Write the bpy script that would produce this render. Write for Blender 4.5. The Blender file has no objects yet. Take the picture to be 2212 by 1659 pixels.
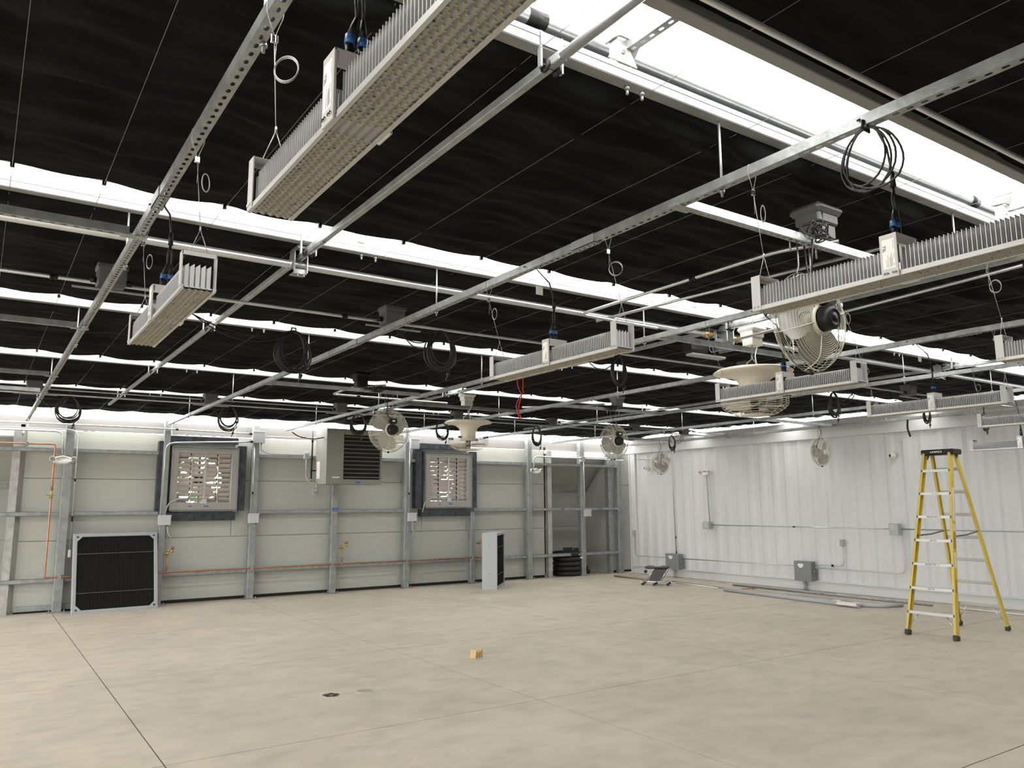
import bpy, math, random
from mathutils import Vector, Matrix, noise
random.seed(7)
S = bpy.context.scene
COL = S.collection
# ------------------------------------------------------------------ camera
W0, H0, F0 = 2212.0, 1659.0, 1696.84
yaw, pit, rol = math.radians(34.1375), math.radians(8.779), math.radians(-0.3343)
fw = Vector((math.sin(yaw)*math.cos(pit), math.cos(yaw)*math.cos(pit), math.sin(pit)))
rt = Vector((math.cos(yaw), -math.sin(yaw), 0)); up = rt.cross(fw)
rt, up = rt*math.cos(rol)+up*math.sin(rol), up*math.cos(rol)-rt*math.sin(rol)
cd = bpy.data.cameras.new('camera'); cam = bpy.data.objects.new('camera', cd); COL.objects.link(cam)
cd.sensor_width = 36; cd.lens = F0/W0*36; cd.clip_start = 0.02; cd.clip_end = 300
M = Matrix((rt, up, -fw)).transposed().to_4x4(); M.translation = Vector((0, 0, 1.65))
cam.matrix_world = M; S.camera = cam
# ------------------------------------------------------------------ world, light, exposure
S.view_settings.view_transform = 'Standard'; S.view_settings.look = 'None'
S.view_settings.gamma = 1; S.view_settings.use_curve_mapping = False
S.view_settings.exposure = 0.42
wd = bpy.data.worlds.new('overcast_sky'); S.world = wd; wd.use_nodes = True
bg = wd.node_tree.nodes['Background']; bg.inputs[0].default_value = (1, 0.985, 0.945, 1); bg.inputs[1].default_value = 6.5
def area(name, loc, sx, sy, rot, power, portal=False, col=(1, 1, 1)):
    l = bpy.data.lights.new(name, 'AREA'); l.shape = 'RECTANGLE'; l.size = sx; l.size_y = sy; l.energy = power; l.color = col
    o = bpy.data.objects.new(name, l); COL.objects.link(o); o.location = loc; o.rotation_euler = rot
    if portal: l.cycles.is_portal = True
    return o
GY = [2.18, 4.73, 7.30, 10.00, 12.43]          # far edge of every truss beam
EDGE = [1.70, 4.34, 6.97, 9.60, 12.10, 14.55]  # free edge of every shade curtain
for a, b in [(EDGE[i], GY[i]-.07) for i in range(5)] + [(14.56, 15.0)]:
    area('sky_portal', (3.7, (a+b)/2, 3.42), 19.6, b-a+.04, (0, 0, 0), 1, True)
area('sky_portal', (-6.12, 5.5, 1.5), 2.9, 18.6, (0, math.radians(-90), 0), 1, True)

# ------------------------------------------------------------------ materials
MATS = {}
def mat(name, col, rough=.6, metal=0.0, noise_scale=0, var=.08, bump=0, bscale=None, spec=.5, emit=0, col2=None, stretch=None, alpha=1):
    if name in MATS: return MATS[name]
    m = bpy.data.materials.new(name); m.use_nodes = True; nt = m.node_tree; b = nt.nodes['Principled BSDF']
    b.inputs['Base Color'].default_value = (*col, 1); b.inputs['Roughness'].default_value = rough; b.inputs['Metallic'].default_value = metal
    b.inputs['Specular IOR Level'].default_value = spec
    if emit: b.inputs['Emission Color'].default_value = (*col, 1); b.inputs['Emission Strength'].default_value = emit
    if noise_scale or bump:
        tc = nt.nodes.new('ShaderNodeTexCoord'); mp = nt.nodes.new('ShaderNodeMapping'); nt.links.new(tc.outputs['Object'], mp.inputs[0])
        if stretch: mp.inputs['Scale'].default_value = stretch
        n = nt.nodes.new('ShaderNodeTexNoise'); n.inputs['Scale'].default_value = noise_scale or 20; n.inputs['Detail'].default_value = 5
        nt.links.new(mp.outputs[0], n.inputs[0])
        if noise_scale:
            r = nt.nodes.new('ShaderNodeValToRGB'); c2 = col2 or tuple(c*(1-var*2) for c in col); c1 = tuple(min(1, c*(1+var)) for c in col)
            r.color_ramp.elements[0].color = (*c2, 1); r.color_ramp.elements[1].color = (*c1, 1)
            r.color_ramp.elements[0].position = .3; r.color_ramp.elements[1].position = .7
            nt.links.new(n.outputs[0], r.inputs[0]); nt.links.new(r.outputs[0], b.inputs['Base Color'])
        if bump:
            n2 = nt.nodes.new('ShaderNodeTexNoise'); n2.inputs['Scale'].default_value = bscale or 60; n2.inputs['Detail'].default_value = 4
            nt.links.new(mp.outputs[0], n2.inputs[0])
            bp = nt.nodes.new('ShaderNodeBump'); bp.inputs['Strength'].default_value = bump; bp.inputs['Distance'].default_value = .01
            nt.links.new(n2.outputs[0], bp.inputs['Height']); nt.links.new(bp.outputs[0], b.inputs['Normal'])
    MATS[name] = m; return m
galv = mat('galvanized_steel', (.36, .375, .375), .40, .7, 14, .14, .15, 40)
galvd = mat('galvanized_steel_dull', (.36, .38, .385), .5, .55, 9, .12)
beamm = mat('galvanized_beam', (.30, .31, .305), .5, .3, 6, .12, .1, 30)
pipem = mat('zinc_pipe', (.54, .555, .56), .3, .8, 10, .06)
alum = mat('aluminium', (.70, .70, .70), .35, .75)
finm = mat('anodised_fins', (.62, .62, .63), .42, .55)
lampw = mat('lamp_housing', (.46, .455, .45), .5, .1)
ledw = mat('led_board', (.28, .28, .28), .45, .0, 12, .06)
ledy = mat('led_chip', (.44, .36, .15), .4)
ledd = mat('led_screw', (.12, .11, .10), .4, .5)
blackp = mat('black_plastic', (.008, .008, .009), .45, spec=.3)
blackr = mat('black_rubber', (.018, .018, .018), .7)
cablem = mat('black_cable', (.014, .014, .015), .45)
bluep = mat('blue_plastic', (.03, .10, .28), .4)
whitep = mat('white_plastic', (.72, .70, .64), .4)
cream = mat('cream_plastic', (.66, .61, .52), .35)
greyp = mat('grey_pvc', (.36, .37, .38), .5)
greybox = mat('grey_enclosure', (.20, .21, .215), .5)
lgreybox = mat('pale_grey_enclosure', (.52, .54, .57), .5)
cage = mat('cream_wire', (.62, .60, .50), .35)
bladem = mat('fan_blade', (.30, .295, .27), .3)
copper = mat('copper', (.50, .24, .15), .38, .7, 12, .1)
brass = mat('brass', (.45, .33, .14), .35, .8)
yellow = mat('yellow_fibreglass', (.60, .465, .10), .42, 0, 8, .06)
steelw = mat('steel_wire', (.42, .43, .43), .4, .6)
thinw = mat('dull_wire', (.16, .165, .17), .5, .5)
whitew = mat('white_cord', (.75, .75, .73), .6)
panelm = mat('sandwich_panel', (.445, .455, .415), .5, 0, 2.2, .03, .12, 18, stretch=(1, 1, 16))
paneld = mat('sandwich_panel_recess', (.44, .45, .41), .55, 0, 2, .03)
flash = mat('dark_flashing', (.075, .085, .10), .4, .5, 10, .25)
foil = mat('foil_tape', (.52, .52, .52), .35, .5, 9, .12, .7, 25)
contm = mat('container_paint', (.605, .615, .615), .5, 0, 1.2, .015)
tan = mat('tan_gusset', (.58, .50, .44), .5, .3, 20, .05)
heaterm = mat('heater_enamel', (.235, .235, .20), .45, .2)
heaterl = mat('heater_side_enamel', (.36, .37, .34), .5, .2)
redm = mat('red_rope', (.50, .05, .04), .7); tapeb = mat('blue_tape', (.03, .12, .42), .6)
paper = mat('paper_label', (.80, .80, .78), .6); ink = mat('label_ink', (.05, .05, .05), .6); inkg = mat('label_grey_ink', (.34, .34, .34), .6)
wood = mat('cut_wood', (.58, .38, .19), .7, 0, 30, .15, stretch=(1, 8, 1))
tyre = mat('rubber_hose', (.012, .012, .013), .6, 0, 30, .2)
chrome = mat('chrome', (.7, .7, .7), .2, 1)
padm = mat('filter_pad', (.006, .006, .006), .9)
leafm = mat('foliage', (.075, .12, .03), .7, 0, 8, .3)
groundm = mat('outside_ground', (.34, .32, .28), .9, 0, 3, .15)
darkv = mat('dark_void', (.01, .01, .01), .8)
# shade cloth: black woven fabric with a fine weave
def cloth():
    m = bpy.data.materials.new('black_shade_cloth'); m.use_nodes = True; nt = m.node_tree; b = nt.nodes['Principled BSDF']
    b.inputs['Base Color'].default_value = (.020, .0195, .019, 1); b.inputs['Roughness'].default_value = .7; b.inputs['Specular IOR Level'].default_value = .05
    tc = nt.nodes.new('ShaderNodeTexCoord')
    mp = nt.nodes.new('ShaderNodeMapping'); mp.inputs['Scale'].default_value = (1.0, 4.5, 4); nt.links.new(tc.outputs['Object'], mp.inputs[0])
    n = nt.nodes.new('ShaderNodeTexNoise'); n.inputs['Scale'].default_value = 2.2; n.inputs['Detail'].default_value = 6; nt.links.new(mp.outputs[0], n.inputs[0])
    n2 = nt.nodes.new('ShaderNodeTexNoise'); n2.inputs['Scale'].default_value = 260; nt.links.new(tc.outputs['Object'], n2.inputs[0])
    ad = nt.nodes.new('ShaderNodeMath'); ad.operation = 'MULTIPLY_ADD'; ad.inputs[1].default_value = .05
    nt.links.new(n2.outputs[0], ad.inputs[0]); nt.links.new(n.outputs[0], ad.inputs[2])
    bp = nt.nodes.new('ShaderNodeBump'); bp.inputs['Strength'].default_value = .35; bp.inputs['Distance'].default_value = .02
    nt.links.new(ad.outputs[0], bp.inputs['Height']); nt.links.new(bp.outputs[0], b.inputs['Normal'])
    r = nt.nodes.new('ShaderNodeValToRGB'); r.color_ramp.elements[0].color = (.0052, .0056, .0062, 1); r.color_ramp.elements[1].color = (.0110, .0116, .0124, 1)
    nt.links.new(n2.outputs[0], r.inputs[0]); nt.links.new(r.outputs[0], b.inputs['Base Color'])
    return m
clothm = cloth()
def concrete():
    m = bpy.data.materials.new('polished_concrete'); m.use_nodes = True; nt = m.node_tree; b = nt.nodes['Principled BSDF']
    tc = nt.nodes.new('ShaderNodeTexCoord')
    def nz(sc, det, scale=(1, 1, 1)):
        mp = nt.nodes.new('ShaderNodeMapping'); mp.inputs['Scale'].default_value = scale; nt.links.new(tc.outputs['Object'], mp.inputs[0])
        n = nt.nodes.new('ShaderNodeTexNoise'); n.inputs['Scale'].default_value = sc; n.inputs['Detail'].default_value = det; n.inputs['Roughness'].default_value = .62
        nt.links.new(mp.outputs[0], n.inputs[0]); return n
    a = nz(.9, 8); s = nz(3.2, 9, (1, 1.5, 1)); f = nz(60, 3)
    r1 = nt.nodes.new('ShaderNodeValToRGB'); e = r1.color_ramp.elements
    e[0].position = .3; e[0].color = (.46, .405, .325, 1); e[1].position = .72; e[1].color = (.58, .515, .415, 1)
    nt.links.new(a.outputs[0], r1.inputs[0])
    r2 = nt.nodes.new('ShaderNodeValToRGB'); e = r2.color_ramp.elements
    e[0].position = .34; e[0].color = (.83, .835, .85, 1); e[1].position = .55; e[1].color = (1, 1, 1, 1)
    nt.links.new(s.outputs[0], r2.inputs[0])
    mx = nt.nodes.new('ShaderNodeMix'); mx.data_type = 'RGBA'; mx.blend_type = 'MULTIPLY'; mx.inputs[0].default_value = 1
    nt.links.new(r1.outputs[0], mx.inputs[6]); nt.links.new(r2.outputs[0], mx.inputs[7])
    nt.links.new(mx.outputs[2], b.inputs['Base Color']); b.inputs['Roughness'].default_value = .5; b.inputs['Specular IOR Level'].default_value = .35
    bp = nt.nodes.new('ShaderNodeBump'); bp.inputs['Strength'].default_value = .06; nt.links.new(f.outputs[0], bp.inputs['Height']); nt.links.new(bp.outputs[0], b.inputs['Normal'])
    return m
concm = concrete()

# ------------------------------------------------------------------ mesh helpers
WT = {}
class MB:
    def __init__(s): s.v = []; s.f = []; s.sm = []; s.mi = []; s.m = 0
    def add(s, vs, fs, smooth=False):
        o = len(s.v); s.v += [tuple(p) for p in vs]
        for f in fs: s.f.append(tuple(i+o for i in f)); s.sm.append(smooth); s.mi.append(s.m)
    def box(s, x0, x1, y0, y1, z0, z1, T=None):
        vs = [Vector((x, y, z)) for z in (z0, z1) for y in (y0, y1) for x in (x0, x1)]
        if T: vs = [T @ p for p in vs]
        s.add(vs, [(0, 2, 3, 1), (4, 5, 7, 6), (0, 1, 5, 4), (2, 6, 7, 3), (0, 4, 6, 2), (1, 3, 7, 5)]); return s
    def bbox(s, x0, x1, y0, y1, z0, z1, c=.004, T=None):       # box with chamfered vertical/long edges
        P = []
        for z, k in ((z0, c), (z0+c, 0), (z1-c, 0), (z1, c)):
            P.append([Vector(q+(z,)) for q in ((x0+c+k*.0, y0+k), (x1-c, y0+k), (x1-k, y0+c), (x1-k, y1-c), (x1-c, y1-k), (x0+c, y1-k), (x0+k, y1-c), (x0+k, y0+c))])
        vs = sum(P, []); 
        if T: vs = [T @ p for p in vs]
        fs = [tuple(reversed(range(8))), tuple(range(24, 32))]
        for l in range(3):
            for i in range(8): fs.append((l*8+i, l*8+(i+1) % 8, l*8+8+(i+1) % 8, l*8+8+i))
        s.add(vs, fs); return s
    def tube(s, pts, r, n=8, closed=False, caps=True, smooth=True):
        pts = [Vector(p) for p in pts]; N = len(pts)
        if N < 2: return s
        rs = r if isinstance(r, (list, tuple)) else [r]*N
        ring = []; prev = None
        for i, p in enumerate(pts):
            a = pts[(i-1) % N] if (closed or i > 0) else p
            b = pts[(i+1) % N] if (closed or i < N-1) else p
            t = (b-a)
            if t.length < 1e-9: t = Vector((0, 0, 1))
            t.normalize()
            if prev is None:
                u = t.cross(Vector((0, 0, 1)))
                if u.length < .2: u = t.cross(Vector((0, 1, 0)))
            else:
                u = prev - t*prev.dot(t)
                if u.length < 1e-6: u = t.orthogonal()
            u.normalize(); w = t.cross(u); prev = u
            ring.append([p + (u*math.cos(2*math.pi*k/n) + w*math.sin(2*math.pi*k/n))*rs[i] for k in range(n)])
        vs = sum(ring, []); fs = []
        for i in range(N if closed else N-1):
            j = (i+1) % N
            for k in range(n): fs.append((i*n+k, i*n+(k+1) % n, j*n+(k+1) % n, j*n+k))
        s.add(vs, fs, smooth)
        if caps and not closed:
            o = len(s.v)-len(vs)
            for q in (tuple(reversed(range(n))), tuple(range((N-1)*n, N*n))):
                s.f.append(tuple(k+o for k in q)); s.sm.append(False); s.mi.append(s.m)
        return s
    def cyl(s, a, b, r, n=12, r2=None):
        return s.tube([a, b], [r, r if r2 is None else r2], n)
    def lathe(s, prof, T, n=32, smooth=True):                 # prof: (radius, height) about local z
        vs = []; fs = []
        for r, h in prof:
            for k in range(n): vs.append(T @ Vector((r*math.cos(2*math.pi*k/n), r*math.sin(2*math.pi*k/n), h)))
        for i in range(len(prof)-1):
            for k in range(n): fs.append((i*n+k, i*n+(k+1) % n, (i+1)*n+(k+1) % n, (i+1)*n+k))
        s.add(vs, fs, smooth); return s
    def prism(s, poly, T, h0, h1):                            # polygon in local xy extruded along local z
        n = len(poly)
        vs = [T @ Vector((x, y, h0)) for x, y in poly] + [T @ Vector((x, y, h1)) for x, y in poly]
        s.add(vs, [tuple(reversed(range(n))), tuple(range(n, 2*n))] + [(i, (i+1) % n, n+(i+1) % n, n+i) for i in range(n)]); return s
    def build(s, name, m, parent=None, loc=None):
        base = WT.get(parent, Vector((0, 0, 0))) if parent else Vector(loc or (0, 0, 0))
        me = bpy.data.meshes.new(name); me.from_pydata([(x-base.x, y-base.y, z-base.z) for x, y, z in s.v], [], s.f)
        for q in (m if isinstance(m, list) else [m]): me.materials.append(q)
        me.polygons.foreach_set('use_smooth', s.sm); me.polygons.foreach_set('material_index', s.mi); me.update()
        o = bpy.data.objects.new(name, me); COL.objects.link(o)
        if parent: o.parent = parent; WT[o] = base
        else: o.location = base; WT[o] = base
        return o
def tag(o, label=None, cat=None, group=None, kind=None):
    if label: o['label'] = label
    if cat: o['category'] = cat
    if group: o['group'] = group
    if kind: o['kind'] = kind
    return o
def thing(name, label, cat, loc, group=None, kind=None):
    o = bpy.data.objects.new(name, None); COL.objects.link(o); o.location = loc; o.empty_display_size = .1
    WT[o] = Vector(loc); return tag(o, label, cat, group, kind)
def copy_tree(o, parent=None):
    c = o.copy(); COL.objects.link(c); c.parent = parent
    for ch in list(o.children): copy_tree(ch, c)
    return c
def TR(loc, rx=0, ry=0, rz=0):
    return Matrix.Translation(loc) @ Matrix.Rotation(rz, 4, 'Z') @ Matrix.Rotation(ry, 4, 'Y') @ Matrix.Rotation(rx, 4, 'X')
def arc_path(pts, r=.06, k=5):                                  # polyline with rounded corners
    pts = [Vector(p) for p in pts]; out = [pts[0]]
    for i in range(1, len(pts)-1):
        a, b, c = pts[i-1], pts[i], pts[i+1]
        d1 = (a-b); d2 = (c-b); q = min(r, d1.length*.45, d2.length*.45); p1 = b+d1.normalized()*q; p2 = b+d2.normalized()*q
        for j in range(k+1):
            t = j/k; out.append(p1*(1-t)**2 + b*2*t*(1-t) + p2*t*t)
    out.append(pts[-1]); return out
def text_mesh(txt, size, T, m, parent, name='lettering', bold=False):
    cu = bpy.data.curves.new('txt', 'FONT'); cu.body = txt; cu.size = size; cu.align_x = 'CENTER'; cu.align_y = 'CENTER'; cu.resolution_u = 2
    if bold: cu.offset = size*.025
    to = bpy.data.objects.new('txt', cu); me = bpy.data.meshes.new_from_object(to)
    b = WT[parent]; me.transform(Matrix.Translation(-b) @ T); me.materials.append(m)
    bpy.data.objects.remove(to); bpy.data.curves.remove(cu)
    o = bpy.data.objects.new(name, me); COL.objects.link(o); o.parent = parent; return o
ORD = ['first', 'second', 'third', 'fourth', 'fifth', 'sixth', 'seventh', 'eighth', 'ninth', 'tenth', 'eleventh', 'twelfth', 'thirteenth', 'fourteenth', 'fifteenth', 'sixteenth', 'seventeenth', 'eighteenth', 'nineteenth', 'twentieth', 'twenty-first', 'twenty-second', 'twenty-third', 'twenty-fourth', 'twenty-fifth', 'twenty-sixth', 'twenty-seventh', 'twenty-eighth']
X0, X1, Y0, YW, XC = -6.0, 13.42, -4.0, 15.0, 13.42

# ================================================================== SETTING
# floor: concrete slabs between sawn joints
fl = tag(bpy.data.objects.new('floor', None), kind='structure'); COL.objects.link(fl); WT[fl] = Vector((0, 0, 0))
MB().box(-6.2, 17, -5, 16.2, -.16, -.012).build('joint_bed', mat('joint_dark', (.07, .065, .055), .9), fl)
xs = [-6.2, -4.8, -1.82, 1.155, 4.145, 7.15, 10.15, 17]; ys = [-5, -.2, 2.77, 5.73, 8.69, 11.66, 16.2]
for i in range(len(xs)-1):
    for j in range(len(ys)-1):
        g = .0048
        MB().box(xs[i]+g, xs[i+1]-g, ys[j]+g, ys[j+1]-g, -.012, 0).build('concrete_slab', concm, fl)
# back wall of sandwich panels
wb = tag(bpy.data.objects.new('wall_back', None), kind='structure'); COL.objects.link(wb); WT[wb] = Vector((0, 0, 0))
BK = MB()
def panel(x0, x1, z0, z1, m=panelm, y=15.0, t=.08):
    g = .003
    BK.box(x0, x1, y+t*.7, y+t*1.2, z0, z1)
    MB().bbox(x0+g, x1-g, y, y+t, z0+g, z1-g, .006).build('wall_panel', m, wb)
rows = [(.05, 1.12), (1.12, 2.13), (2.13, 2.93)]
bandm = bpy.data.materials.new('translucent_band'); bandm.use_nodes = True
_n = bandm.node_tree; _p = _n.nodes['Principled BSDF']; _p.inputs['Base Color'].default_value = (.50, .485, .47, 1); _p.inputs['Roughness'].default_value = .5
_t = _n.nodes.new('ShaderNodeBsdfTranslucent'); _t.inputs[0].default_value = (.055, .053, .052, 1); _m = _n.nodes.new('ShaderNodeMixShader'); _m.inputs[0].default_value = .5
_n.links.new(_p.outputs[0], _m.inputs[1]); _n.links.new(_t.outputs[0], _m.inputs[2]); _n.links.new(_m.outputs[0], _n.nodes['Material Output'].inputs[0])
def band(x0, x1): MB().box(x0+.002, x1-.002, 15.0, 15.012, 2.934, 3.14).build('light_band', bandm, wb)
for z0, z1 in rows: panel(X0, -1.4, z0, z1)
band(X0, -1.4); band(-1.4, .62); band(.62, 2.82); band(3.93, 7.85); band(8.95, 11.10); band(11.10, 13.05); band(13.05, 16.0)
for z0, z1 in rows: panel(.62, 2.82 if z0 > 1 else 11.10, z0, z1)
for xa, xb in ((3.93, 7.85), (8.95, 11.10)):
    for z0, z1 in rows[1:]: panel(xa, xb, z0, z1)
for xa, xb in ((2.82, 3.93), (7.85, 8.95)): panel(xa, xb, 1.12, 1.64); panel(xa, xb, 2.68, 2.93); band(xa, xb)
for z0, z1 in rows: panel(13.05, 16.0, z0, z1)
BK.box(.54, .64, 15.03, 15.1, 0, 2.93)
MB().box(X0, .5, 15.01, 15.09, 0, .055).box(.64, 11.1, 15.01, 15.09, 0, .055).box(13.08, 16, 15.01, 15.09, 0, .055).build('base_gap', darkv, wb)
MB().box(.64, 2.6, 14.93, 15.01, .03, .11).build('floor_angle', galvd, wb)
# recesses behind the two openings
for n, (xa, xb) in enumerate(((-1.4, .53), (11.12, 13.05))):
    for z0, z1 in ((.06, 1.12), (1.12, 2.13)): panel(xa-.3, xb+.3, z0, z1, paneld, 15.9, .06)
    MB().box(xa-.3, xb+.3, 0, 1.13, 0, .04, TR((0, 15.93, 2.13), math.radians(180-40))).build('sloped_hood', paneld, wb)
    MB().box(xa-.06, xa, 15.0, 15.95, 0, 3.0).build('recess_side', paneld, wb)
    MB().box(xb, xb+.06, 15.0, 15.95, 0, 3.0).build('recess_side', paneld, wb)
    MB().box(xa, xb, 15.84, 15.89, 1.98, 2.05).build('recess_rail', galvd, wb)
    MB().box(xa, xb, 15.86, 15.90, 0.03, .09).build('recess_rail', galvd, wb)
    MB().tube([(xb-.02, 15.1, 2.78), (xb-.02, 15.88, 2.0)], .018, 4).build('recess_brace', galvd, wb)
    # jambs wrapped in foil and the bright head lining
    for x, w in ((xa, .0), (xb, .0)):
        MB().box(x-.09 if x == xb else x-.02, x+.02 if x == xb else x+.09, 14.90, 15.02, 0, 2.92).build('jamb', foil if x == xb and n == 0 or x == xa and n == 1 else galvd, wb)
    MB().box(xa-.05, xb+.05, 14.95, 15.03, 2.85, 2.93).tube([(xa, 14.93, 2.80), (xb, 14.93, 2.80)], .022, 8).build('head_lining', mat('white_lining', (.80, .80, .78), .35, 0, 30, .1, .8, 30), wb)
BK.build('backing_sheet', paneld, wb)
# container standing along the right: corrugated side
wr = tag(bpy.data.objects.new('wall_right', None), kind='structure'); COL.objects.link(wr); WT[wr] = Vector((0, 0, 0))
b = MB(); y = 14.42; prof = []
while y > 2.2:
    for dy, dx in ((0, 0), (.072, 0), (.140, .032), (.242, .032), (.310, 0)): 
        if dy < .31: prof.append((y-dy, dx))
    y -= .278+.032
vs = []; n = len(prof)
for yy, dx in prof: vs += [(XC+.05+dx, yy, .17), (XC+.05+dx, yy, 2.93)]
b.add(vs, [(2*i, 2*i+1, 2*i+3, 2*i+2) for i in range(n-1)]); b.build('corrugated_side', contm, wr)
MB().bbox(XC+.035, XC+.2, 2.0, 14.62, 0, .185, .01).bbox(XC-.01, XC+.2, 2.0, 14.62, .180, .198, .004).build('bottom_rail', contm, wr)
MB().bbox(XC-.02, XC+.3, 2.0, 14.9, 2.89, 3.24, .008).build('top_rail', contm, wr)
MB().bbox(XC, XC+.3, 14.42, 14.60, .15, 2.9, .01).bbox(XC-.01, XC+.05, 14.60, 14.64, 0, 2.9, .005).build('corner_post', contm, wr)
MB().box(XC+.1, XC+2.4, 2, 14.6, 3.18, 3.22).box(XC+2.38, XC+2.42, 2, 14.6, 0, 3.2).build('container_roof', contm, wr)
# remaining walls behind and beside the camera
wlm = MB().box(X0-.1, X0, Y0, 15.1, 2.95, 3.3).box(X0-.1, X0, Y0, 15.1, 0, .15)  # unseen left side built mostly open, an assumed way in for daylight
for k in range(7): wlm.box(X0-.1, X0, Y0+k*3.15-.05, Y0+k*3.15+.05, .15, 2.95)
wl = tag(wlm.build('wall_left', panelm), kind='structure')
tag(MB().box(X0, 13.5, Y0, -.42, 3.31, 3.33).build('ceiling', clothm), kind='structure')
wf = tag(MB().box(X0, 17, Y0-.1, Y0, 0, 3.3).build('wall_front', panelm), kind='structure')
tag(MB().box(XC+.05, XC+.15, Y0, 2.0, 0, 3.3).build('wall_right', contm), kind='structure')
# ground and hedge outside, seen through the shutters; unseen strips added against light from below
gr = tag(MB().box(-40, 40, 16.2, 60, -.3, -.16).box(-40, -6.2, -30, 16.2, -.3, -.16).box(-6.2, 40, -30, -5, -.3, -.16).build('ground', groundm), kind='structure')

# ------------------------------------------------------------------ ceiling of black shade curtains
WX = [-6.2, -5.6, -5.0, -4.4, -3.8, -3.2, -2.6, -2.0, -1.3, -.65, 0.02, .42, 1.02, 1.57, 2.12, 2.70, 3.27, 3.88, 4.47, 5.07, 5.66, 6.26, 6.86, 7.45, 8.05, 8.65, 9.25, 9.85, 10.45, 11.05, 11.65, 12.25, 12.85, 13.45]
ZC = 3.315
def sagt(x):
    for a, b_ in zip(WX, WX[1:]):
        if a <= x <= b_: t = (x-a)/(b_-a); return 4*t*(1-t)*(b_-a)/.6
    return 0
def curtain(i, ya, yb, dx, dy, label):
    xs_ = []; x = X0
    while x < 13.5: xs_.append(x); x += dx
    L = yb-ya; ny = max(12, int(L/dy)); vs = []; fs = []
    for x in xs_:
        s_ = sagt(x)
        for j in range(ny+1):
            t = j/ny; y = ya+L*t
            q = y + .10*s_ 
            d0 = y-ya
            w = noise.noise(Vector((x*.8, q*5.0, i*7.3)))*.055 + noise.noise(Vector((x*1.6, q*11, i*3.1)))*.034 + noise.noise(Vector((x*3.5, q*26, i)))*.011
            hang = math.exp(-(d0/.16)**2)
            w += hang*(math.sin(d0*62+noise.noise(Vector((x*1.1, 0, i)))*3)*.020-.045+noise.noise(Vector((x*1.5, 3, i*5)))*.03)
            edge = math.exp(-(yb-y)/.10); ek = 0 if i == 0 else 1
            z = ZC - s_*(.012+.010*edge*ek) + w*(.35+.65*min(1, s_+.25))*(1-.8*edge)
            if i == 5: z -= .055*math.exp(-((yb-y)/.5)**2)
            z = min(z, 3.30+max(0, d0-.12)*.2)
            k0 = min(1, d0/.03); z = z*k0+3.301*(1-k0)
            yy = y + (.008*s_ + noise.noise(Vector((x*1.1, 9, i)))*.010)*edge*ek
            vs.append((x, yy, z))
    for a in range(len(xs_)-1):
        for j in range(ny): fs.append((a*(ny+1)+j, (a+1)*(ny+1)+j, (a+1)*(ny+1)+j+1, a*(ny+1)+j+1))
    b = MB(); b.add(vs, fs, True)
    o = thing('shade_curtain', label, 'shade curtain', (5, (ya+yb)/2, ZC), 'black shade curtains drawn under the roof')
    b.build('fabric', clothm, o)
    for k, x in enumerate(WX[:-1]):
        d = .0015 if i < 2 else .0016
        MB().tube([(x, ya-.0, ZC-.024), (x, (GY[i]-.06) if i < 5 else yb, ZC-.024-(.05 if i == 5 else 0))], d, 4).build('support_wire', thinw, o)
        MB().box(x-.010, x+.010, yb-.006, yb+.014, ZC-.026, ZC-.002).build('wire_clip', blackp, o)
    return o
BAYS = [(-.42, EDGE[0])]+[(GY[k]-.004, EDGE[k+1]) for k in range(5)]
DN = ['black shade curtain nearest the camera with an aluminium leading bar, upper right', 'wide black shade curtain hanging over the big foreground grow light', 'black shade curtain between the second and third bright gaps', 'black shade curtain between the third and fourth bright gaps', 'black shade curtain between the fourth and fifth bright gaps', 'farthest black shade curtain meeting the panelled back wall']
CUR = []
for i, (ya, yb) in enumerate(BAYS):
    CUR.append(curtain(i, ya, yb, .06 if i < 3 else .1, .016 if i < 2 else (.022 if i < 4 else .04), DN[i]))
# leading bar of the nearest curtain
MB().bbox(X0, 13.4, 1.645, 1.705, 3.270, 3.315, .004).build('leading_bar', mat('dull_bar', (.30, .30, .29), .5, .4), CUR[0])
MB().tube([(X0, 1.55, 3.25), (13.4, 1.55, 3.25)], .012, 8).build('edge_tube', alum, CUR[0])

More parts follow.
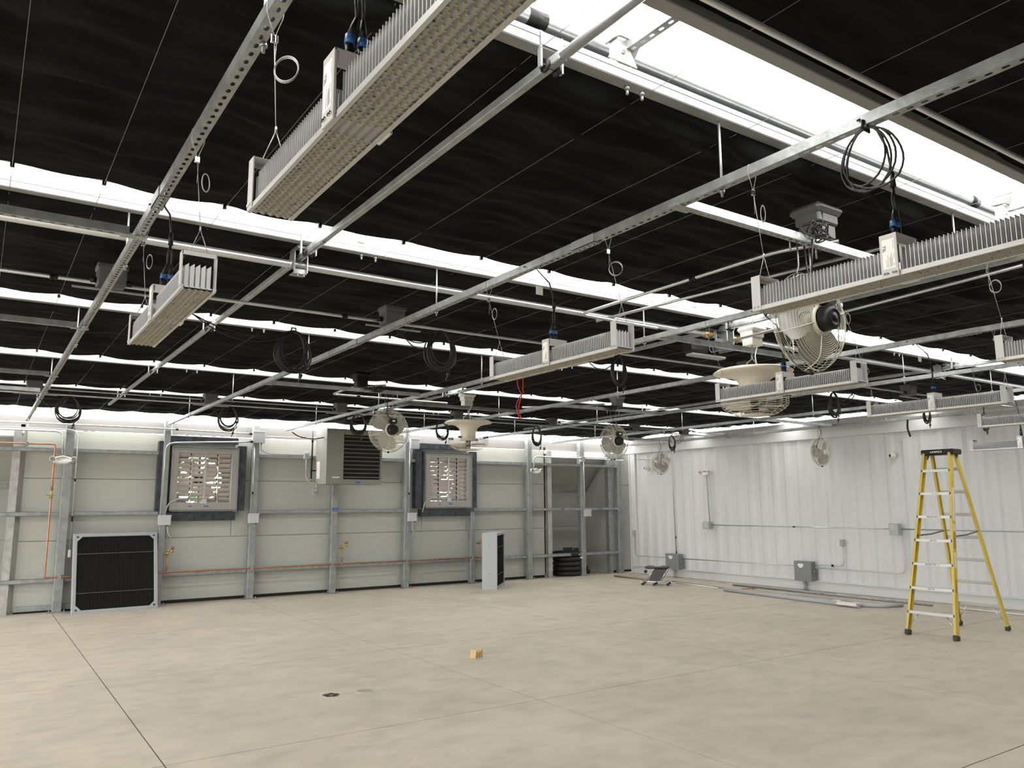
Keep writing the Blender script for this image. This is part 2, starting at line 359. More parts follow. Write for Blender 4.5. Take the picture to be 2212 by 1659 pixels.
def strut_mesh(p0, p1, name, parent, slot_pitch=.0508, w=.041, h=.041, lo=0, hi=None, m=None):
    """channel whose slotted web faces down, running from p0 to p1 (axis = x or y), bottom at z of p0"""
    p0 = Vector(p0); p1 = Vector(p1); d = (p1-p0); L = d.length; d.normalize(); s = Vector((0, 0, 1)).cross(d)
    b = MB(); Pt = lambda a, c, z: tuple(p0 + d*a + s*c + Vector((0, 0, z)))
    n = int(L/slot_pitch); hw = w/2; sl, sw = .0135, .0068
    for i in range(n):
        a0 = i*slot_pitch; a1 = a0+slot_pitch; c = (a0+a1)/2
        out = [(a0, -hw), (c, -hw), (a1, -hw), (a1, 0), (a1, hw), (c, hw), (a0, hw), (a0, 0)]
        inn = [(c-sl*.6, -sw), (c, -sw), (c+sl*.6, -sw), (c+sl, 0), (c+sl*.6, sw), (c, sw), (c-sl*.6, sw), (c-sl, 0)]
        vs = [Pt(x, y, 0) for x, y in out] + [Pt(x, y, 0) for x, y in inn]
        b.add(vs, [(k, (k+1) % 8, 8+(k+1) % 8, 8+k) for k in range(8)])
    e = n*slot_pitch
    t = .0025
    for sg in (-1, 1):
        b.add([Pt(0, sg*hw, 0), Pt(e, sg*hw, 0), Pt(e, sg*hw, h), Pt(0, sg*hw, h)], [(0, 1, 2, 3)])
        b.add([Pt(0, sg*hw, h), Pt(e, sg*hw, h), Pt(e, sg*(hw-.009), h), Pt(0, sg*(hw-.009), h)], [(0, 1, 2, 3)])
        b.add([Pt(0, sg*(hw-.009), h), Pt(e, sg*(hw-.009), h), Pt(e, sg*(hw-.009), h-.007), Pt(0, sg*(hw-.009), h-.007)], [(0, 1, 2, 3)])
    return b.build(name, m or galv, parent)
# ------------------------------------------------------------------ truss beams with torque pipe, posts, gussets
def square_tube(b, x0, x1, y0, y1, z0, z1): b.bbox(x0, x1, y0, y1, z0, z1, .004)
PN = ['nearest the camera', 'second from the camera', 'third from the camera', 'fourth from the camera', 'farthest from the camera']
for i, gy in enumerate(GY):
    o = thing('truss_beam', 'galvanized truss beam in the bright ceiling gap %s' % PN[i], 'beam', (5, gy, 3.3), 'galvanized truss beams across the room')
    b = MB(); b.bbox(X0, 13.4, gy-.06, gy, 3.30, 3.365, .004); b.build('lower_chord', beamm, o)
    MB().box(X0, 13.4, gy-.063, gy-.0595, 3.338, 3.341).build('seam', galvd, o)
    MB().tube([(X0, gy+.10, 3.53), (13.4, gy+.10, 3.53)], .034, 14).build('torque_pipe', pipem, o)
    k = 0
    xg = 1.97
    for xp in (-1.18, 1.97, 5.12, 8.27, 11.42):
        T = Matrix(((1, 0, 0, xp), (0, 0, 1, gy-.066), (0, 1, 0, 3.365), (0, 0, 0, 1)))
        MB().prism([(-.075, 0), (.075, 0), (.03, .075), (-.03, .075)], T, 0, .005).build('gusset_plate', tan, o)
        MB().bbox(xp-.025, xp+.025, gy-.06, gy-.01, 3.36, 4.15, .004).build('post', beamm, o)
        MB().cyl((xp, gy-.072, 3.41), (xp, gy-.05, 3.41), .011, 8).build('bolt', galv, o)
        if i < 3:
            MB().tube(arc_path([(xp-.03, gy-.0, 3.47), (xp-.03, gy-.075, 3.47), (xp+.03, gy-.075, 3.47), (xp+.03, gy, 3.47)], .02, 4), .005, 6).build('u_bolt', galv, o)
        if i == 0:
            MB().tube([(xp+.05, gy-.03, 3.38), (xp+.42, gy-.03, 4.15)], .022, 4).build('diagonal_web', beamm, o)
    bx = {0: (2.02, 2.10, 5.0, 5.08), 1: (1.99, 2.09, 5.54, 5.60, 5.66, 5.72, 8.3, 8.4), 2: (2.01, 2.12, 5.40, 5.48, 5.56, 5.64, 5.72, 5.80), 3: (2.0, 2.12, 5.42, 5.5, 5.58, 5.66, 5.74, 5.82), 4: (2.0, 2.15, 6.7, 6.8)}[i]
    for xb in bx:
        MB().cyl((xb, gy-.03, 3.302), (xb, gy-.03, 3.282), .0105, 6).cyl((xb, gy-.03, 3.284), (xb, gy-.03, 3.262), .006, 6).cyl((xb, gy-.03, 3.3025), (xb, gy-.03, 3.298), .017, 10).build('chord_bolt', galv, o)
    if i == 0:
        for xp in (2.01, 5.16): strut_mesh((xp, 2.12, 3.43), (xp, -.3, 3.43), 'slotted_brace', o)
    # black tape wraps and screws on the torque pipe
    for xt in ((1.62, 1.70), (5.02, 4.62)) if i == 0 else (((5.2, 8.2),) if i == 1 else ()):
        MB().cyl((xt[0], gy+.10, 3.53), (xt[0]+.09, gy+.10, 3.53), .036, 12).build('tape_wrap', blackp, o)
        for q in (-.12, -.06, .12): MB().cyl((xt[0]+q, gy+.10, 3.55), (xt[0]+q, gy+.07, 3.595), .003, 6).build('set_screw', galv, o)

# ------------------------------------------------------------------ slotted struts
SX = [.575, 2.54, 4.51, 6.50, 8.45, 10.45, 12.42]; ZS = 2.985
SN = ['leftmost slotted strut running away over the foreground grow light', 'second slotted strut from the left, crossing the whole picture diagonally', 'third slotted strut from the left, passing above the nearest disc fan', 'fourth slotted strut from the left, over the row of bolts', 'fifth slotted strut from the left, beyond the white disc fans', 'sixth slotted strut from the left, nearing the white container', 'last slotted strut, just in front of the white container']
STR = []
for i, x in enumerate(SX):
    o = thing('slotted_strut', SN[i], 'strut', (x, 6, ZS), 'long slotted struts carrying the grow lights')
    STR.append(o)
    y1 = [14.30, 13.75, 13.9, 13.9, 13.9, 13.9, 14.0][i]
    strut_mesh((x, -1.0, ZS), (x, y1, ZS), 'channel', o)
    for j, gy in enumerate(GY):
        MB().cyl((x+.015, gy-.03, ZS-.03), (x+.015, gy-.03, 3.31), .0055, 8).cyl((x+.015, gy-.03, ZS-.012), (x+.015, gy-.03, ZS-.002), .012, 6).cyl((x+.015, gy-.03, ZS+.043), (x+.015, gy-.03, ZS+.053), .012, 6).box(x-.005, x+.035, gy-.05, gy-.01, ZS+.041, ZS+.045).build('hanger_rod', galv, o)
    for yc in ([3.05, 6.1, 9.15, 12.2] if i != 0 else [3.62, 6.55, 9.45]):
        MB().box(x-.0245, x+.0245, yc-.09, yc+.09, ZS-.004, ZS-.001).box(x-.0245, x-.0215, yc-.09, yc+.09, ZS-.004, ZS+.042).box(x+.0215, x+.0245, yc-.09, yc+.09, ZS-.004, ZS+.042).build('splice_coupler', galvd, o)
        for q in (-.06, -.02, .02, .06): MB().cyl((x, yc+q, ZS-.012), (x, yc+q, ZS-.004), .008, 6).build('coupler_bolt', galv, o)
# cross struts along X between the long struts
CR = [(-1.2, .55, 4.16, 'left-hand cross strut closest to the camera, meeting the leftmost long strut'), (-1.2, .55, 6.60, 'left-hand cross strut under the third bright gap'),
      (-1.2, .55, 9.20, 'left-hand cross strut under the fourth bright gap'), (-1.2, .55, 10.55, 'left-hand cross strut farthest from the camera'),
      (2.56, 4.49, 2.39, 'cross strut carrying the big wire-guard fan at upper right'), (4.53, 6.48, 4.50, 'cross strut carrying the nearest white disc fan'),
      (2.56, 4.49, 8.59, 'cross strut carrying the round fan in front of the unit heater'), (4.53, 6.48, 9.40, 'cross strut carrying the far white disc fan'),
      (6.52, 8.43, 8.50, 'cross strut carrying the middle round fan'), (10.47, 12.40, 8.24, 'cross strut carrying the narrow fan before the container'), (10.47, 12.40, 12.11, 'cross strut carrying the fan in the far container corner')]
for x0, x1, y, lb in CR:
    o = thing('cross_strut', lb, 'strut', ((x0+x1)/2, y, ZS), 'short cross struts between the long struts')
    strut_mesh((x0, y, ZS), (x1, y, ZS), 'channel', o)
    for xe in (x0, x1):
        if xe > 0: MB().box(xe-.06, xe+.06, y-.03, y+.03, ZS-.005, ZS-.001).build('corner_plate', galvd, o)

# ------------------------------------------------------------------ curtain drive tubes along Y and torque shaft along X
DX = 1.62
for k, dx_ in enumerate((DX, DX+3.95, DX+7.9)):
    o = thing('drive_tube', ['galvanized curtain drive tube left of the big wire fan, over the foreground', 'galvanized curtain drive tube ending in a toothed rack by the gear motor', 'galvanized curtain drive tube toward the right of the room'][k], 'drive tube', (dx_, 6, 3.25), 'curtain drive tubes running toward the back wall')
    zt = 3.245
    segs = [(-1, 2.05, 0), (2.05, 4.40, 1), (4.40, 4.95, 2), (4.95, 6.9, 1), (6.9, 7.3, 0), (7.3, 9.5, 1), (9.5, 10.0, 0), (10.0, 12.2, 1), (12.2, 12.5, 0), (12.5, 13.6, 1)]
    for a, b_, kind in segs:
        if kind == 0: MB().tube([(dx_, a, zt), (dx_, b_, zt)], .020, 10).build('round_tube', pipem, o)
        elif kind == 1: MB().bbox(dx_-.018, dx_+.018, a, b_, zt-.018, zt+.018, .003).build('square_tube', galvd, o)
        else:
            b = MB().bbox(dx_-.016, dx_+.016, a, b_, zt-.010, zt+.026, .003); q = a
            while q < b_: b.box(dx_-.014, dx_+.014, q, q+.009, zt-.022, zt-.010); q += .018
            b.build('toothed_rack', galv, o)
    for gy in GY:
        b = MB().box(dx_-.052, dx_-.044, gy-.066, gy-.046, zt-.025, 3.36).box(dx_+.044, dx_+.052, gy-.066, gy-.046, zt-.025, 3.36).box(dx_-.052, dx_+.052, gy-.068, gy-.064, 3.305, 3.355)
        b.build('roller_bracket', beamm, o)
        b = MB()
        for s_ in (-1, 1): b.lathe([(.0, -.004), (.026, -.004), (.026, .004), (0, .004)], TR((dx_+s_*.025, gy-.056, zt-.012), 0, math.pi/2, 0), 12)
        b.cyl((dx_-.045, gy-.056, zt-.012), (dx_+.045, gy-.056, zt-.012), .007, 8); b.build('roller', blackp, o)
ts = thing('torque_shaft', 'long round galvanized torque shaft just behind the second beam, running left to right', 'pipe', (5, 4.86, 3.2))
MB().tube([(X0, 4.86, 3.20), (13.3, 4.86, 3.20)], .025, 14).build('shaft', pipem, ts)
for dx_ in (DX, DX+3.95, DX+7.9):
    b = MB().box(dx_-.045, dx_-.039, 4.80, 4.90, 3.14, 3.30).box(dx_+.039, dx_+.045, 4.80, 4.90, 3.14, 3.30).box(dx_-.045, dx_+.045, 4.82, 4.90, 3.135, 3.165).box(dx_-.045, dx_+.045, 4.74, 4.80, 3.28, 3.30)
    b.cyl((dx_-.06, 4.86, 3.20), (dx_-.045, 4.86, 3.20), .034, 12).cyl((dx_+.045, 4.86, 3.20), (dx_+.06, 4.86, 3.20), .034, 12)
    b.build('rack_gearbox', galv, ts)
    for q in (-.02, .02): MB().cyl((dx_+q, 4.83, 3.145), (dx_+q, 4.79, 3.11), .003, 6).build('stud', galv, ts)
# gear motor
gm = thing('gear_motor', 'curtain gear motor with grey plate and brass couplings beside the torque shaft', 'motor', (5.62, 4.8, 3.2))
MB().box(5.60, 5.61, 4.74, 4.92, 3.05, 3.31).box(5.69, 5.70, 4.74, 4.92, 3.05, 3.31).build('mounting_plate', galv, gm)
MB().bbox(5.61, 5.74, 4.80, 4.92, 3.13, 3.26, .01).build('gear_housing', greyp, gm)
for s_ in (5.42, 5.76): MB().cyl((s_, 4.86, 3.20), (s_+.14, 4.86, 3.20), .034, 12).cyl((s_+.03, 4.86, 3.20), (s_+.05, 4.86, 3.20), .042, 8).cyl((s_+.10, 4.86, 3.20), (s_+.12, 4.86, 3.20), .042, 8).build('shaft_coupling', brass, gm)
MB().bbox(5.28, 5.50, 4.86, 5.0, 3.02, 3.13, .02).build('limit_switch_box', blackp, gm)
MB().bbox(5.30, 5.75, 4.88, 4.98, 2.995, 3.02, .01).build('motor_tray', galvd, gm)

# ------------------------------------------------------------------ conduits with junction boxes and hanging cable coils
def conduit(name, label, pts, r=.0115, m=pipem, group=None, cat='conduit', couplings=(), bend=.12, n=8):
    p = Vector(pts[len(pts)//2]); o = thing(name, label, cat, p, group)
    MB().tube(arc_path(pts, bend), r, n).build('tube', m, o)
    for c in couplings: 
        c0 = Vector(c[0]); d = Vector(c[1]).normalized()
        MB().cyl(c0-d*.022, c0-d*.008, r*1.55, 8).cyl(c0+d*.008, c0+d*.022, r*1.55, 8).cyl(c0-d*.01, c0+d*.01, r*1.25, 8).build('coupling', blackp, o)
    return o
CD = [(5.62, 3.10, 'rigid conduit across the room behind the second beam'), (11.30, 3.06, 'thin rigid conduit across the room near the back wall')]
conduit('conduit', CD[0][2], [(X0, 5.62, 3.10), (13.3, 5.62, 3.10)], .0125, pipem, None, 'conduit', [((.30, 5.62, 3.10), (1, 0, 0)), ((2.25, 5.62, 3.10), (1, 0, 0)), ((6.6, 5.62, 3.10), (1, 0, 0))])
conduit('conduit', CD[1][2], [(X0, 11.30, 3.06), (13.3, 11.30, 3.06)], .011, pipem, None, 'conduit')
conduit('conduit', 'upper thin conduit paired above the far crosswise conduit', [(X0, 11.36, 3.13), (13.3, 11.36, 3.13)], .009, pipem)
JB = [(.62, 5.55, 'box on the conduit beneath the leftmost strut'), (2.62, 5.55, 'box on the conduit left of the large hanging cable coil'), (6.95, 5.62, 'box on the conduit right of the nearest disc fan'), (10.2, 5.62, 'box on the conduit at far right'),
      (.50, 11.25, 'box on the far conduit at the left end'), (2.60, 11.3, 'box on the far conduit above the left shutter'), (4.50, 11.3, 'box on the far conduit above the unit heater'), (6.55, 11.3, 'box on the far conduit right of the far disc fan'), (8.52, 11.3, 'box on the far conduit right of the middle round fan'), (10.55, 11.3, 'box on the far conduit near the container corner'), (11.9, 11.3, 'box on the far conduit closest to the container')]
for x, y, lb in JB:
    s_ = .085; zc = 3.12
    o = thing('junction_box', 'dark grey junction '+lb, 'junction box', (x, y, zc), 'junction boxes on the crosswise conduits')
    MB().bbox(x-s_, x+s_, y-s_*.8, y+s_*.8, zc-.055, zc+.075, .008).build('box_body', mat('dark_grey_box', (.085, .088, .09), .5), o)
    MB().bbox(x-s_-.006, x+s_+.006, y-s_*.8-.006, y+s_*.8+.006, zc+.05, zc+.085, .006).build('box_lid', MATS['dark_grey_box'], o)
    for sg in (-1, 1): MB().cyl((x+sg*(s_), y, zc-.02), (x+sg*(s_+.035), y, zc-.02), .02, 8).build('cable_gland', blackp, o)
    MB().box(x-.22, x+.25, y-.012, y+.012, zc-.085, zc-.075).build('support_bar', galvd, o)
def coil(x, y, zt, r, turns, label, ax=.0, squash=1.0, th=.0062, tails=True, lead=None):
    """black cable coil tied at its top and hanging in a loop"""
    o = thing('cable_coil', label, 'cable', (x, y, zt-r), 'black cable coils hanging from the ceiling conduits')
    rnd = random.Random(int(x*100+y*10)); b = MB()
    for t in range(turns+(6 if y > 8 else (3 if y > 3 else 0))):
        tight = .07 if y > 8 else .14; rr = r*(1.04-(.24 if y > 8 else .2)*rnd.random()); ph = rnd.uniform(-tight, tight); off = rnd.uniform(-.015, .015); sq = squash*rnd.uniform(1-tight*1.9, 1.02); pts = []
        dx = rnd.uniform(-tight, tight)*r
        for k in range(28):
            a = 2*math.pi*k/28; fz = (1-math.cos(a))/2
            px = math.sin(a+ph*fz)*rr*sq*(1-.25*(1-fz)) + dx*fz; pz = -(1-math.cos(a))*rr
            pts.append((x+px*math.cos(ax)+off*fz*.4, y+px*math.sin(ax)+off*fz, zt+pz+rnd.uniform(-.002, .002)))
        b.tube(pts, th, 5, closed=True)
    b.build('cable_loops', cablem, o)
    MB().tube([(x-.02, y, zt-.006), (x+.02, y, zt-.010), (x+.015, y, zt+.024), (x-.015, y, zt+.024), (x-.02, y, zt-.006)], .006, 6).build('cable_tie', blackp, o)
    if y < 8 and 2.8 < zt < 3.06 and x > 3: MB().tube([(x, y, zt), (x+.01, y, 3.05), (x, y, 3.10)], .006, 6).build('hanging_strap', blackp, o)
    if tails:
        MB().tube([(x+r*.5*math.cos(ax), y, zt-1.7*r), (x+r*.45, y, zt-2.15*r), (x+r*.30, y, zt-2.5*r)], th*.9, 5).cyl((x+r*.45, y, zt-2.1*r), (x+r*.38, y, zt-2.28*r), th*2.2, 6).build('loose_end', cablem, o)
    if lead:
        l = Vector(lead); a = Vector((x, y, zt-.01)); mid = (a+l)/2 - Vector((0, 0, .22)); 
        for q in (0, .05):
            pts = []
            for k in range(13): t = k/12; p = l*(1-t)**2+(mid-Vector((0, 0, q*2)))*2*t*(1-t)+a*t*t; pts.append(p+Vector((q*(1-t), 0, 0)))
            MB().tube(pts, th*.8, 5).build('lead', cablem, o)
    return o
coil(3.10, 5.62, 3.09, .165, 10, 'large black cable coil left of the middle grow light', lead=(2.66, 5.60, 3.06))
coil(5.06, 5.62, 3.09, .150, 11, 'tangled black cable coil below the near end of the middle grow light', lead=(4.55, 5.62, 3.08), squash=.75)
coil(8.52, 5.62, 2.98, .150, 11, 'black cable coil hanging right of the big wire fan', squash=.85, lead=(8.95, 5.62, 3.05))
coil(10.62, 5.62, 2.98, .130, 8, 'black cable coil beneath the second grow light from the right', squash=.8)
coil(12.2, 5.62, 2.93, .120, 8, 'black cable coil beneath the grow light at the right edge', squash=1.0)
coil(1.95, 5.90, 3.0, .16, 8, 'black cable coil hidden behind the left hanging grow light', squash=1.0, lead=(1.0, 5.62, 3.05))
coil(.885, 11.30, 3.05, .168, 6, 'round black cable coil above the left emergency light', lead=(.52, 11.3, 3.04))
coil(2.85, 11.30, 3.05, .172, 6, 'oval black cable coil above the left louvred shutter', squash=.9, lead=(2.6, 11.3, 3.04))
coil(4.80, 11.30, 3.05, .160, 7, 'black cable coil in front of the unit heater', squash=1.0, lead=(4.5, 11.3, 3.04))
coil(6.27, 11.30, 3.05, .168, 6, 'black cable coil between the far disc fan and the round fan', squash=.85, lead=(6.55, 11.3, 3.04))
coil(8.19, 11.30, 3.05, .180, 6, 'black cable coil left of the middle round fan', squash=.68, lead=(8.5, 11.3, 3.04))
coil(11.55, 11.30, 3.03, .150, 8, 'small black cable coil by the far end of the container', squash=.7, lead=(11.85, 11.3, 3.04))
# bent white conduits feeding the fans
conduit('conduit', 'bent conduit with an elbow above the middle grow light', [(3.86, 2.45, 3.09), (3.72, 2.75, 3.09), (3.72, 4.56, 3.09), (4.56, 4.58, 3.09)], .0125, pipem, None, 'conduit', [((3.72, 3.40, 3.09), (0, 1, 0))], .10)
conduit('conduit', 'bent conduit with an elbow left of the round fan near the heater', [(4.0, 8.62, 3.09), (3.72, 8.95, 3.09), (3.74, 9.68, 3.09), (5.45, 9.68, 3.09)], .0125, pipem, None, 'conduit', [((4.1, 9.68, 3.09), (1, 0, 0))], .08)
conduit('conduit', 'conduit with a shallow bend above the middle round fan', [(6.55, 9.40, 3.07), (7.0, 9.0, 3.07), (7.45, 8.6, 3.09)], .0125, pipem)
conduit('conduit', 'long diagonal conduit right of the big wire fan, with a black coupling', [(4.55, 2.6, 3.22), (4.05, 4.75, 3.12)], .012, pipem, None, 'conduit')
conduit('conduit', 'conduit running toward the camera above the rightmost grow lights', [(5.55, 1.6, 3.2), (5.55, 4.9, 3.1)], .0125, pipem, None, 'conduit', [((5.55, 2.2, 3.18), (0, 1, 0))])

# ------------------------------------------------------------------ grow lights
def make_light(x, yf, zb, label, L=1.165, w=.108):
    """bar grow light lying along Y; yf = far end, zb = underside"""
    o = thing('grow_light', label, 'grow light', (x, yf-L/2, zb), 'bar grow lights hung from the struts')
    y0, y1 = yf-L, yf; hw = w/2
    nb = 5; pitch = (w-.012)/nb
    b = MB(); 
    yy = y0+.05
    fins = []
    while yy < y1-.045:
        if abs(yy-(y0+y1)/2) > .034: fins.append(yy)
        yy += .0142
    proto = None
    for k in range(nb):
        xc = x-hw+.006+pitch*(k+.5); b = MB().box(xc-.0085, xc+.0085, y0+.004, y1-.004, zb+.010, zb+.015)
        for f in fins: b.box(xc-.0085, xc+.0085, f-.0010, f+.0010, zb+.015, zb+.100)
        # solid end face of each heat sink
        for ye in (y0+.022, y1-.028): b.add([(xc-.0070, ye+q_, zb+h_) if s2 < 0 else (xc+.0070, ye+q_, zb+h_+(.0 if h_ < .05 else .012)) for q_ in (0, .006) for h_ in (.015, .092) for s2 in (-1, 1)], [(0, 1, 3, 2), (4, 6, 7, 5), (0, 4, 5, 1), (2, 3, 7, 6), (0, 2, 6, 4), (1, 5, 7, 3)])
        b.build('heat_sink', finm, o)
    for s_ in (-1, 1):
        MB().bbox(x+s_*hw-.003, x+s_*hw+.003, y0, y1, zb+.003, zb+.017, .001).box(x+s_*hw-.0045, x+s_*hw+.0045, y0, y1, zb, zb+.005).build('side_rail', mat('rail_alu', (.50, .50, .49), .45, .4), o)
    # corrugated LED board, five shallow troughs
    b = MB(); vs = []; n = 30
    for i in range(n+1):
        u = -hw+.004+(w-.008)*i/n; z = zb+.004+.0022*math.cos(2*math.pi*nb*i/n)
        vs += [(x+u, y0+.004, z), (x+u, y1-.004, z)]
    b.add(vs, [(2*i, 2*i+2, 2*i+3, 2*i+1) for i in range(n)], True); b.add([(x-hw+.004, y0+.004, zb+.012), (x+hw-.004, y0+.004, zb+.012), (x+hw-.004, y1-.004, zb+.012), (x-hw+.004, y1-.004, zb+.012)], [(0, 1, 2, 3)])
    b.build('led_board', ledw, o)
    b = MB(); d = MB(); rnd = random.Random(3)
    q = y0+.014; r_ = 0
    while q < y1-.01:
        if abs(q-(y0+y1)/2) > .03:
            for k in range(nb+1 if r_ % 2 == 0 else nb):
                xx = x-hw+.009+(w-.018)*(k+.5*(r_ % 2))/nb
                tgt = d if rnd.random() < .055 else b
                tgt.box(xx-.0026, xx+.0026, q-.0015, q+.0015, zb+.0010, zb+.003)
        q += .0112; r_ += 1
    tag(b.build('led_chips', ledy, o), kind='stuff'); tag(d.build('board_screws', ledd, o), kind='stuff')
    # end brackets: inverted U
    for ye in (y0+.0, y1-.042):
        b = MB()
        for s_ in (-1, 1): b.box(x+s_*(hw+.005)-.0015, x+s_*(hw+.005)+.0015, ye, ye+.042, zb+.001, zb+.142)
        b.box(x-hw-.006, x+hw+.006, ye+.002, ye+.04, zb+.1395, zb+.142).box(x-hw-.006, x+hw+.006, ye if ye < yf-.5 else ye+.039, (ye if ye < yf-.5 else ye+.039)+.002, zb+.127, zb+.142)
        b.build('end_bracket', lampw, o)
        b = MB()
        for s_ in (-1, 1):
            for q in (.012, .030): b.cyl((x+s_*(hw+.006), ye+q, zb+.014), (x+s_*(hw+.0105), ye+q, zb+.014), .0042, 8)
        b.build('bracket_screws', chrome, o)
    # centre driver bracket with rating label
    yc = (y0+y1)/2; b = MB()
    for s_ in (-1, 1): b.bbox(x+s_*(hw+.008)-.003, x+s_*(hw+.008)+.003, yc-.031, yc+.031, zb-.002, zb+.150, .001)
    b.box(x-hw-.010, x+hw+.010, yc-.031, yc+.031, zb+.146, zb+.150); b.box(x-hw, x+hw, yc-.03, yc-.028, zb+.115, zb+.148)
    b.build('driver_bracket', mat('lamp_label_housing', (.52, .51, .49), .45, .05), o)
    b = MB()
    for q in (-.022, -.012, .008, .018): b.cyl((x-hw-.0105, yc+q, zb+.012), (x-hw-.0145, yc+q, zb+.012), .0045, 8)
    b.build('bracket_screws', chrome, o)
    xl = x-hw-.0116
    MB().box(xl, xl+.0006, yc-.022, yc+.022, zb+.028, zb+.132).build('rating_label', paper, o)
    T = Matrix(((0, 0, -1, xl-.0003), (0, -1, 0, yc+.014), (1, 0, 0, zb+.098), (0, 0, 0, 1)))
    Tt = lambda yy, zz: Matrix(((0, 0, -1, xl-.0003), (0, -1, 0, yy), (-1, 0, 0, zz), (0, 0, 0, 1)))
    text_mesh('TSL', .015, Tt(yc+.015, zb+.100), ink, o, 'logo', True)
    b = MB()
    for k, (yy, a, c) in enumerate(((.008, .032, .060), (.003, .032, .075), (-.003, .032, .066), (-.006, .034, .072), (-.009, .034, .080), (-.012, .036, .066), (-.018, .034, .044), (-.018, .060, .078), (-.018, .095, .125))):
        b.box(xl-.0004, xl-.0001, yc+yy-.0007, yc+yy+.0007, zb+a, zb+c)
    b.build('fine_print', inkg, o)
    # power connectors with blue collars
    for q in (-.014, .014):
        MB().cyl((x+q-.01, yc-.005, zb+.15), (x+q-.008, yc, zb+.185), .0095, 8).build('power_plug', blackp, o)
        MB().cyl((x+q-.008, yc, zb+.185), (x+q-.006, yc, zb+.206), .0115, 10).build('plug_collar', bluep, o)
        MB().cyl((x+q-.006, yc, zb+.206), (x+q*.5, yc, zb+.25), .0095, 8, .005).build('power_plug', blackp, o)
    return o
def hanger(x, y, zb, zs, xs, label, ring=(.05, 0, .75, .65), rr=.033, lit=True):
    o = thing('wire_hanger', label, 'wire hanger', (x, y, zb+.14), 'steel wire hangers holding the grow lights')
    za = zb+.235
    MB().tube([(x-.034, y, zb+.141), (x, y, za)], .0014, 5).tube([(x+.034, y, zb+.141), (x, y, za)], .0014, 5).build('bridle', steelw, o)
    MB().cyl((x, y, za-.006), (x, y, za+.012), .0035, 6).build('crimp', steelw, o)
    zg = zs-.075; xl = x; x = xs
    MB().tube([(xl, y, za), (x, y, zg)], .0013, 5).tube([(x+.004, y, zg-.09), (x+.006, y, zg)], .001, 5).build('drop_wire', steelw, o)
    MB().bbox(x-.010, x+.000, y-.005, y+.005, zg-.012, zg+.012, .002).bbox(x+.001, x+.010, y-.005, y+.005, zg-.012, zg+.012, .002).build('wire_gripper', chrome, o)
    MB().tube(arc_path([(x, y, zg+.01), (x-.023, y, zs-.002), (x-.023, y, zs+.043), (x+.023, y, zs+.043), (x+.023, y, zs-.002), (x+.003, y, zg+.01)], .01, 3), .0013, 5).build('strut_loop', steelw, o)
    b = MB()
    for t in range(4):
        pts = [(x+.03+(rr+t*.001)*math.sin(a)*ring[2], y-.02-(rr)*ring[3]*math.sin(a+.1*t), zg-.09+(rr+t*.0012)*math.cos(a)) for a in [2*math.pi*k/20 for k in range(20)]]
        b.tube(pts, .0013, 5, closed=True)
    b.build('spare_wire_ring', steelw, o)
    return o
def cord(x, y, zb, zs, label, dx=0, dy=0, tagged=False):
    o = thing('power_cord', label, 'power cord', (x, y, zb+.25), 'black power cords dropping to the grow lights')
    zj = zb+.34
    b = MB()
    for q in (-.014, .014): b.tube([(x+q*.5, y, zb+.245), (x+q*.6, y+.004, zb+.29), (x, y, zj)], .0038, 6)
    b.build('twin_leads', cablem, o)
    MB().cyl((x, y, zj-.005), (x, y, zj+.05), .011, 8, .007).build('splitter', blackp, o)
    MB().tube([(x, y, zj+.04), (x+dx*.2, y+dy*.2, (zj+zs)/2+.03), (x+dx*.7, y+dy*.7, zs-.01), (x+dx, y+dy, zs+.05), (x+dx-.05, y+dy+.02, zs+.02)], .0042, 6).build('riser', cablem, o)
    if tagged: MB().box(x+dx*.6-.035, x+dx*.6+.012, y+dy*.6-.001, y+dy*.6+.001, zs-.15, zs-.10).build('cable_tag', paper, o)
    return o
ZL = 2.412
LT = [(.590, 2.015, ZL, 'large foreground grow light at top centre, underside studded with small yellow chips'), (2.585, 2.00, ZL, 'grow light with a printed centre label in front of the big wire fan'), (4.62, 2.01, ZL, 'grow light cut off by the right edge, level with the big fan'),
      (.60, 4.04, ZL, 'grow light at left seen end-on with five pale heat sink ends showing'), (2.62, 4.02, ZL, 'middle grow light above the dangling red rope'), (4.65, 4.02, ZL, 'grow light in front of the nearest white disc fan'), (6.62, 4.01, ZL, 'grow light between the disc fan and the ladder top'), (8.54, 3.98, ZL, 'small grow light at the right edge under the sixth strut'), (10.42, 4.98, 2.292, 'lowest grow light, hanging in front of the white container at the right edge')]
HN = ['foreground grow light', 'labelled grow light before the big fan', 'right-edge upper grow light', 'left end-on grow light', 'middle grow light', 'grow light before the near disc fan', 'grow light left of the ladder top', 'small right-edge grow light', 'lowest grow light by the container']
for i, (x, yf, zb, lb) in enumerate(LT):
    make_light(x, yf, zb, lb)
    zs = ZS
    xs_n = min(SX, key=lambda q: abs(q-x))
    hanger(x, yf-.022, zb, zs, xs_n, 'wire hanger at the far end of the '+HN[i], ring=(.05, 0)+[(.75, .65), (.3, .1), (.7, .6), (.35, .2), (.3, .3), (.7, .5), (.8, .3), (.5, .5), (.3, .1)][i])
    hanger(x, yf-1.143, zb, zs, xs_n, 'wire hanger at the near end of the '+HN[i], ring=(.045, 0)+[(.75, .65), (.6, .6), (.7, .6), (.45, -.3), (.8, .6), (.5, .2), (.4, .3), (.5, .5), (.3, .4)][i])
    cord(x, yf-.5825, zb, zs, 'black twin-lead power cord above the '+HN[i], dx=xs_n-x+.02, dy=[.1, .05, .05, .25, .12, .1, .1, .1, .1][i], tagged=i in (4, 6))
